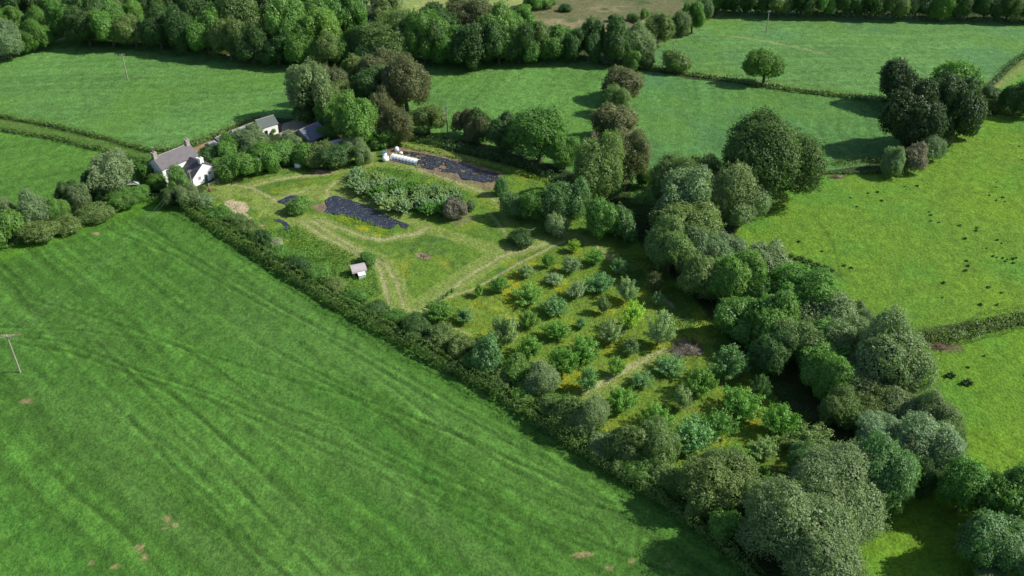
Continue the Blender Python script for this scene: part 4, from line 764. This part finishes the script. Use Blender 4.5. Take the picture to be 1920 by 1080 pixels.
bag(723,301,.95,1.25,WPL,'fat white water tank at the left end of the polytunnel','water_tank','tank')
bag(721,293,.7,1.0,WPL,'white container with blue lid behind the fat white tank','container','container',top=BLUEP)
bag(744,283,.6,1.2,WPL,'upright white sack at the top left corner of the upper bed')
bag(752,288,.5,.5,WPL,'low white sack just behind the polytunnel')
bag(560,312,1.2,1.2,WPL,'white wrapped bale on the grass beside the garden bushes','wrapped_bale','bale')
bag(570,311,1.0,1.1,BPL,'black wrapped bale right of the white one','wrapped_bale','bale')
bag(534,308,.5,.4,WPL,'tiny white sack at the foot of the garden bushes')
m = MB(); m.box(-1.1, 1.1, -.1, .1, .0, .08); m.box(-1.1,-1.0,-.1,.1,.08,.5); q_ = m.build('plank', plain('grey_wood', (.45,.42,.36), .8)); q_.location = unp(802,306); q_.rotation_euler.z = 1.3; tag(q_, 'short pale plank lying by the tunnel end', 'plank')
m = MB(); m.tube([(-1.4,0,.16),(1.4,0,.20)], [.17,.13], 8); q_ = m.build('log', plain('pale_wood', (.42,.38,.32), .8)); q_.location = unp(998,432); q_.rotation_euler.z = .9; tag(q_, 'pale fallen log beside the low dark bush', 'log')
# curved roof hut
hp = unp(664, 521); e = Vector((.93, .37, 0)); hut = empty('garden_hut', hp, math.atan2(e.y, e.x)); tag(hut, 'small wooden hut with curved grey roof and white porch in the meadow corner', 'hut')
GW = plain('weathered_wood', (.36, .32, .32), .8, .2, .2, 4)
m = MB(); vs = []; n = 8
prof = [(1.25-1.25*math.cos(math.pi*j/n), 1.25+.85*math.sin(math.pi*j/n)) for j in range(n+1)]
for x in (0, 2.6): vs += [(x, 0, -.3)]+[(x, y, z) for y, z in prof]+[(x, 2.5, -.3)]
k = n+3; m.poly(vs, [tuple(range(k)), tuple(2*k-1-i for i in range(k))]+[(i, i+k, i+1+k, i+1) for i in range(k-1)]); m.build('wall', GW, hut)
m = MB(); vs = []
for s_, x in ((0, -.35), (0, 2.95)):
    for o2 in (.06, .14): vs += [(x, 1.25-(1.35+o2)*math.cos(math.pi*j/n), 1.2+(.9+o2)*math.sin(math.pi*j/n)) for j in range(n+1)]
k = n+1; fs = []
for j in range(n): fs += [(k+j, k+j+1, 3*k+j+1, 3*k+j), (j+1, j, 2*k+j, 2*k+j+1), (j, j+1, k+j+1, k+j), (2*k+j+1, 2*k+j, 3*k+j, 3*k+j+1)]
fs += [(0, k, 3*k, 2*k), (n, 2*k+n, 3*k+n, k+n)]; m.poly(vs, fs); rf = m.build('roof', plain('weathered_boards', (.46,.41,.41), .8, .2, .15, 5), hut)
m = MB(); m.box(.9, 2.3, -1.15, -.02, -.3, 1.0); m.slab([(.8, -1.25, 1.02), (2.4, -1.25, 1.02), (2.4, -.02, 1.3), (.8, -.02, 1.3)], .08); m.build('porch', WPL, hut)
m = MB(); m.box(.2, .8, -.04, .02, .0, 1.2); m.build('door', DARK, hut)
# dead tree, bleached branches in the belt
def dead(x, y, ht, label, seed, mat=DEADW, spread=.35):
    rg = random.Random(seed); m = MB(); b0 = unp(x, y)
    def br(p, d, L, r, lv):
        q = p+d*L*.5+Vector((rg.uniform(-.1, .1), rg.uniform(-.1, .1), 0))*L; e_ = q+(d+Vector((rg.uniform(-.2, .2), rg.uniform(-.2, .2), .1))).normalized()*L*.5
        m.tube([p, q, e_], [r, r*.75, r*.45], 6)
        if lv < 3:
            for i in range(3): br(q.lerp(e_, rg.uniform(0, 1)), (d+Vector((rg.uniform(-1, 1), rg.uniform(-1, 1), rg.uniform(-.1, .5)))*spread*2.2).normalized(), L*.55, r*.5, lv+1)
    br(Vector((0, 0, -.2)), Vector((0, 0, 1)), ht*.62, .22, 0); o = m.build('dead_tree', mat); o.location = b0; tag(o, label, 'dead tree')
dead(1122,292,8.5,'bare reddish brown dead tree beside the bronze oaks',3)
PALEW = plain('bleached_wood', (.48,.46,.42), .8, .2, .1, 3)
dead(684,52,14,'bleached bare branch sticking out of the top wood',5,PALEW)
dead(1480,665,7,'leafless grey branches at the foot of the tree belt',8,PALEW,.6)
# caravan / tarpaulin left of the house
m = MB(); root = empty('boat_trailer', unp(252, 347), .1); tag(root, 'white covered trailer half hidden left of the farmhouse', 'trailer')
m.poly([(-1.5,-.8,.5),(1.5,-.8,.5),(1.5,.8,.5),(-1.5,.8,.5),(-1.3,-.6,1.2),(.3,-.7,1.35),(.3,.7,1.35),(-1.3,.6,1.2),(1.3,-.6,.9),(1.3,.6,.9)], [(3,2,1,0),(0,1,8,5,4),(3,7,6,9,2),(0,4,7,3),(4,5,6,7),(5,8,9,6),(1,2,9,8)]); m.build('cover', WPL, root)
for sy in (-.85, .85):
    w_ = MB(); w_.tube([(0, sy-.08, .3), (0, sy+.08, .3)], .3, 12); w_.build('wheel', BPL, root)
bag(246,340,.5,.6,WPL,'small white sack beside the covered trailer')
# gate and rail near the house
m = MB()
for i in range(2):
    for z in (.4, .8, 1.1): m.tube([(i*3, 0, z), (i*3+2.9, 0, z)], .04, 5)
for i in range(3): m.box(i*3-.06, i*3+.06, -.06, .06, -.2, 1.25)
q_ = m.build('rail_fence', plain('fence_wood', (.40,.36,.28), .8)); q_.location = unp(392,352); q_.rotation_euler.z = .95; tag(q_, 'short wooden rail fence near the rusty heap', 'fence')
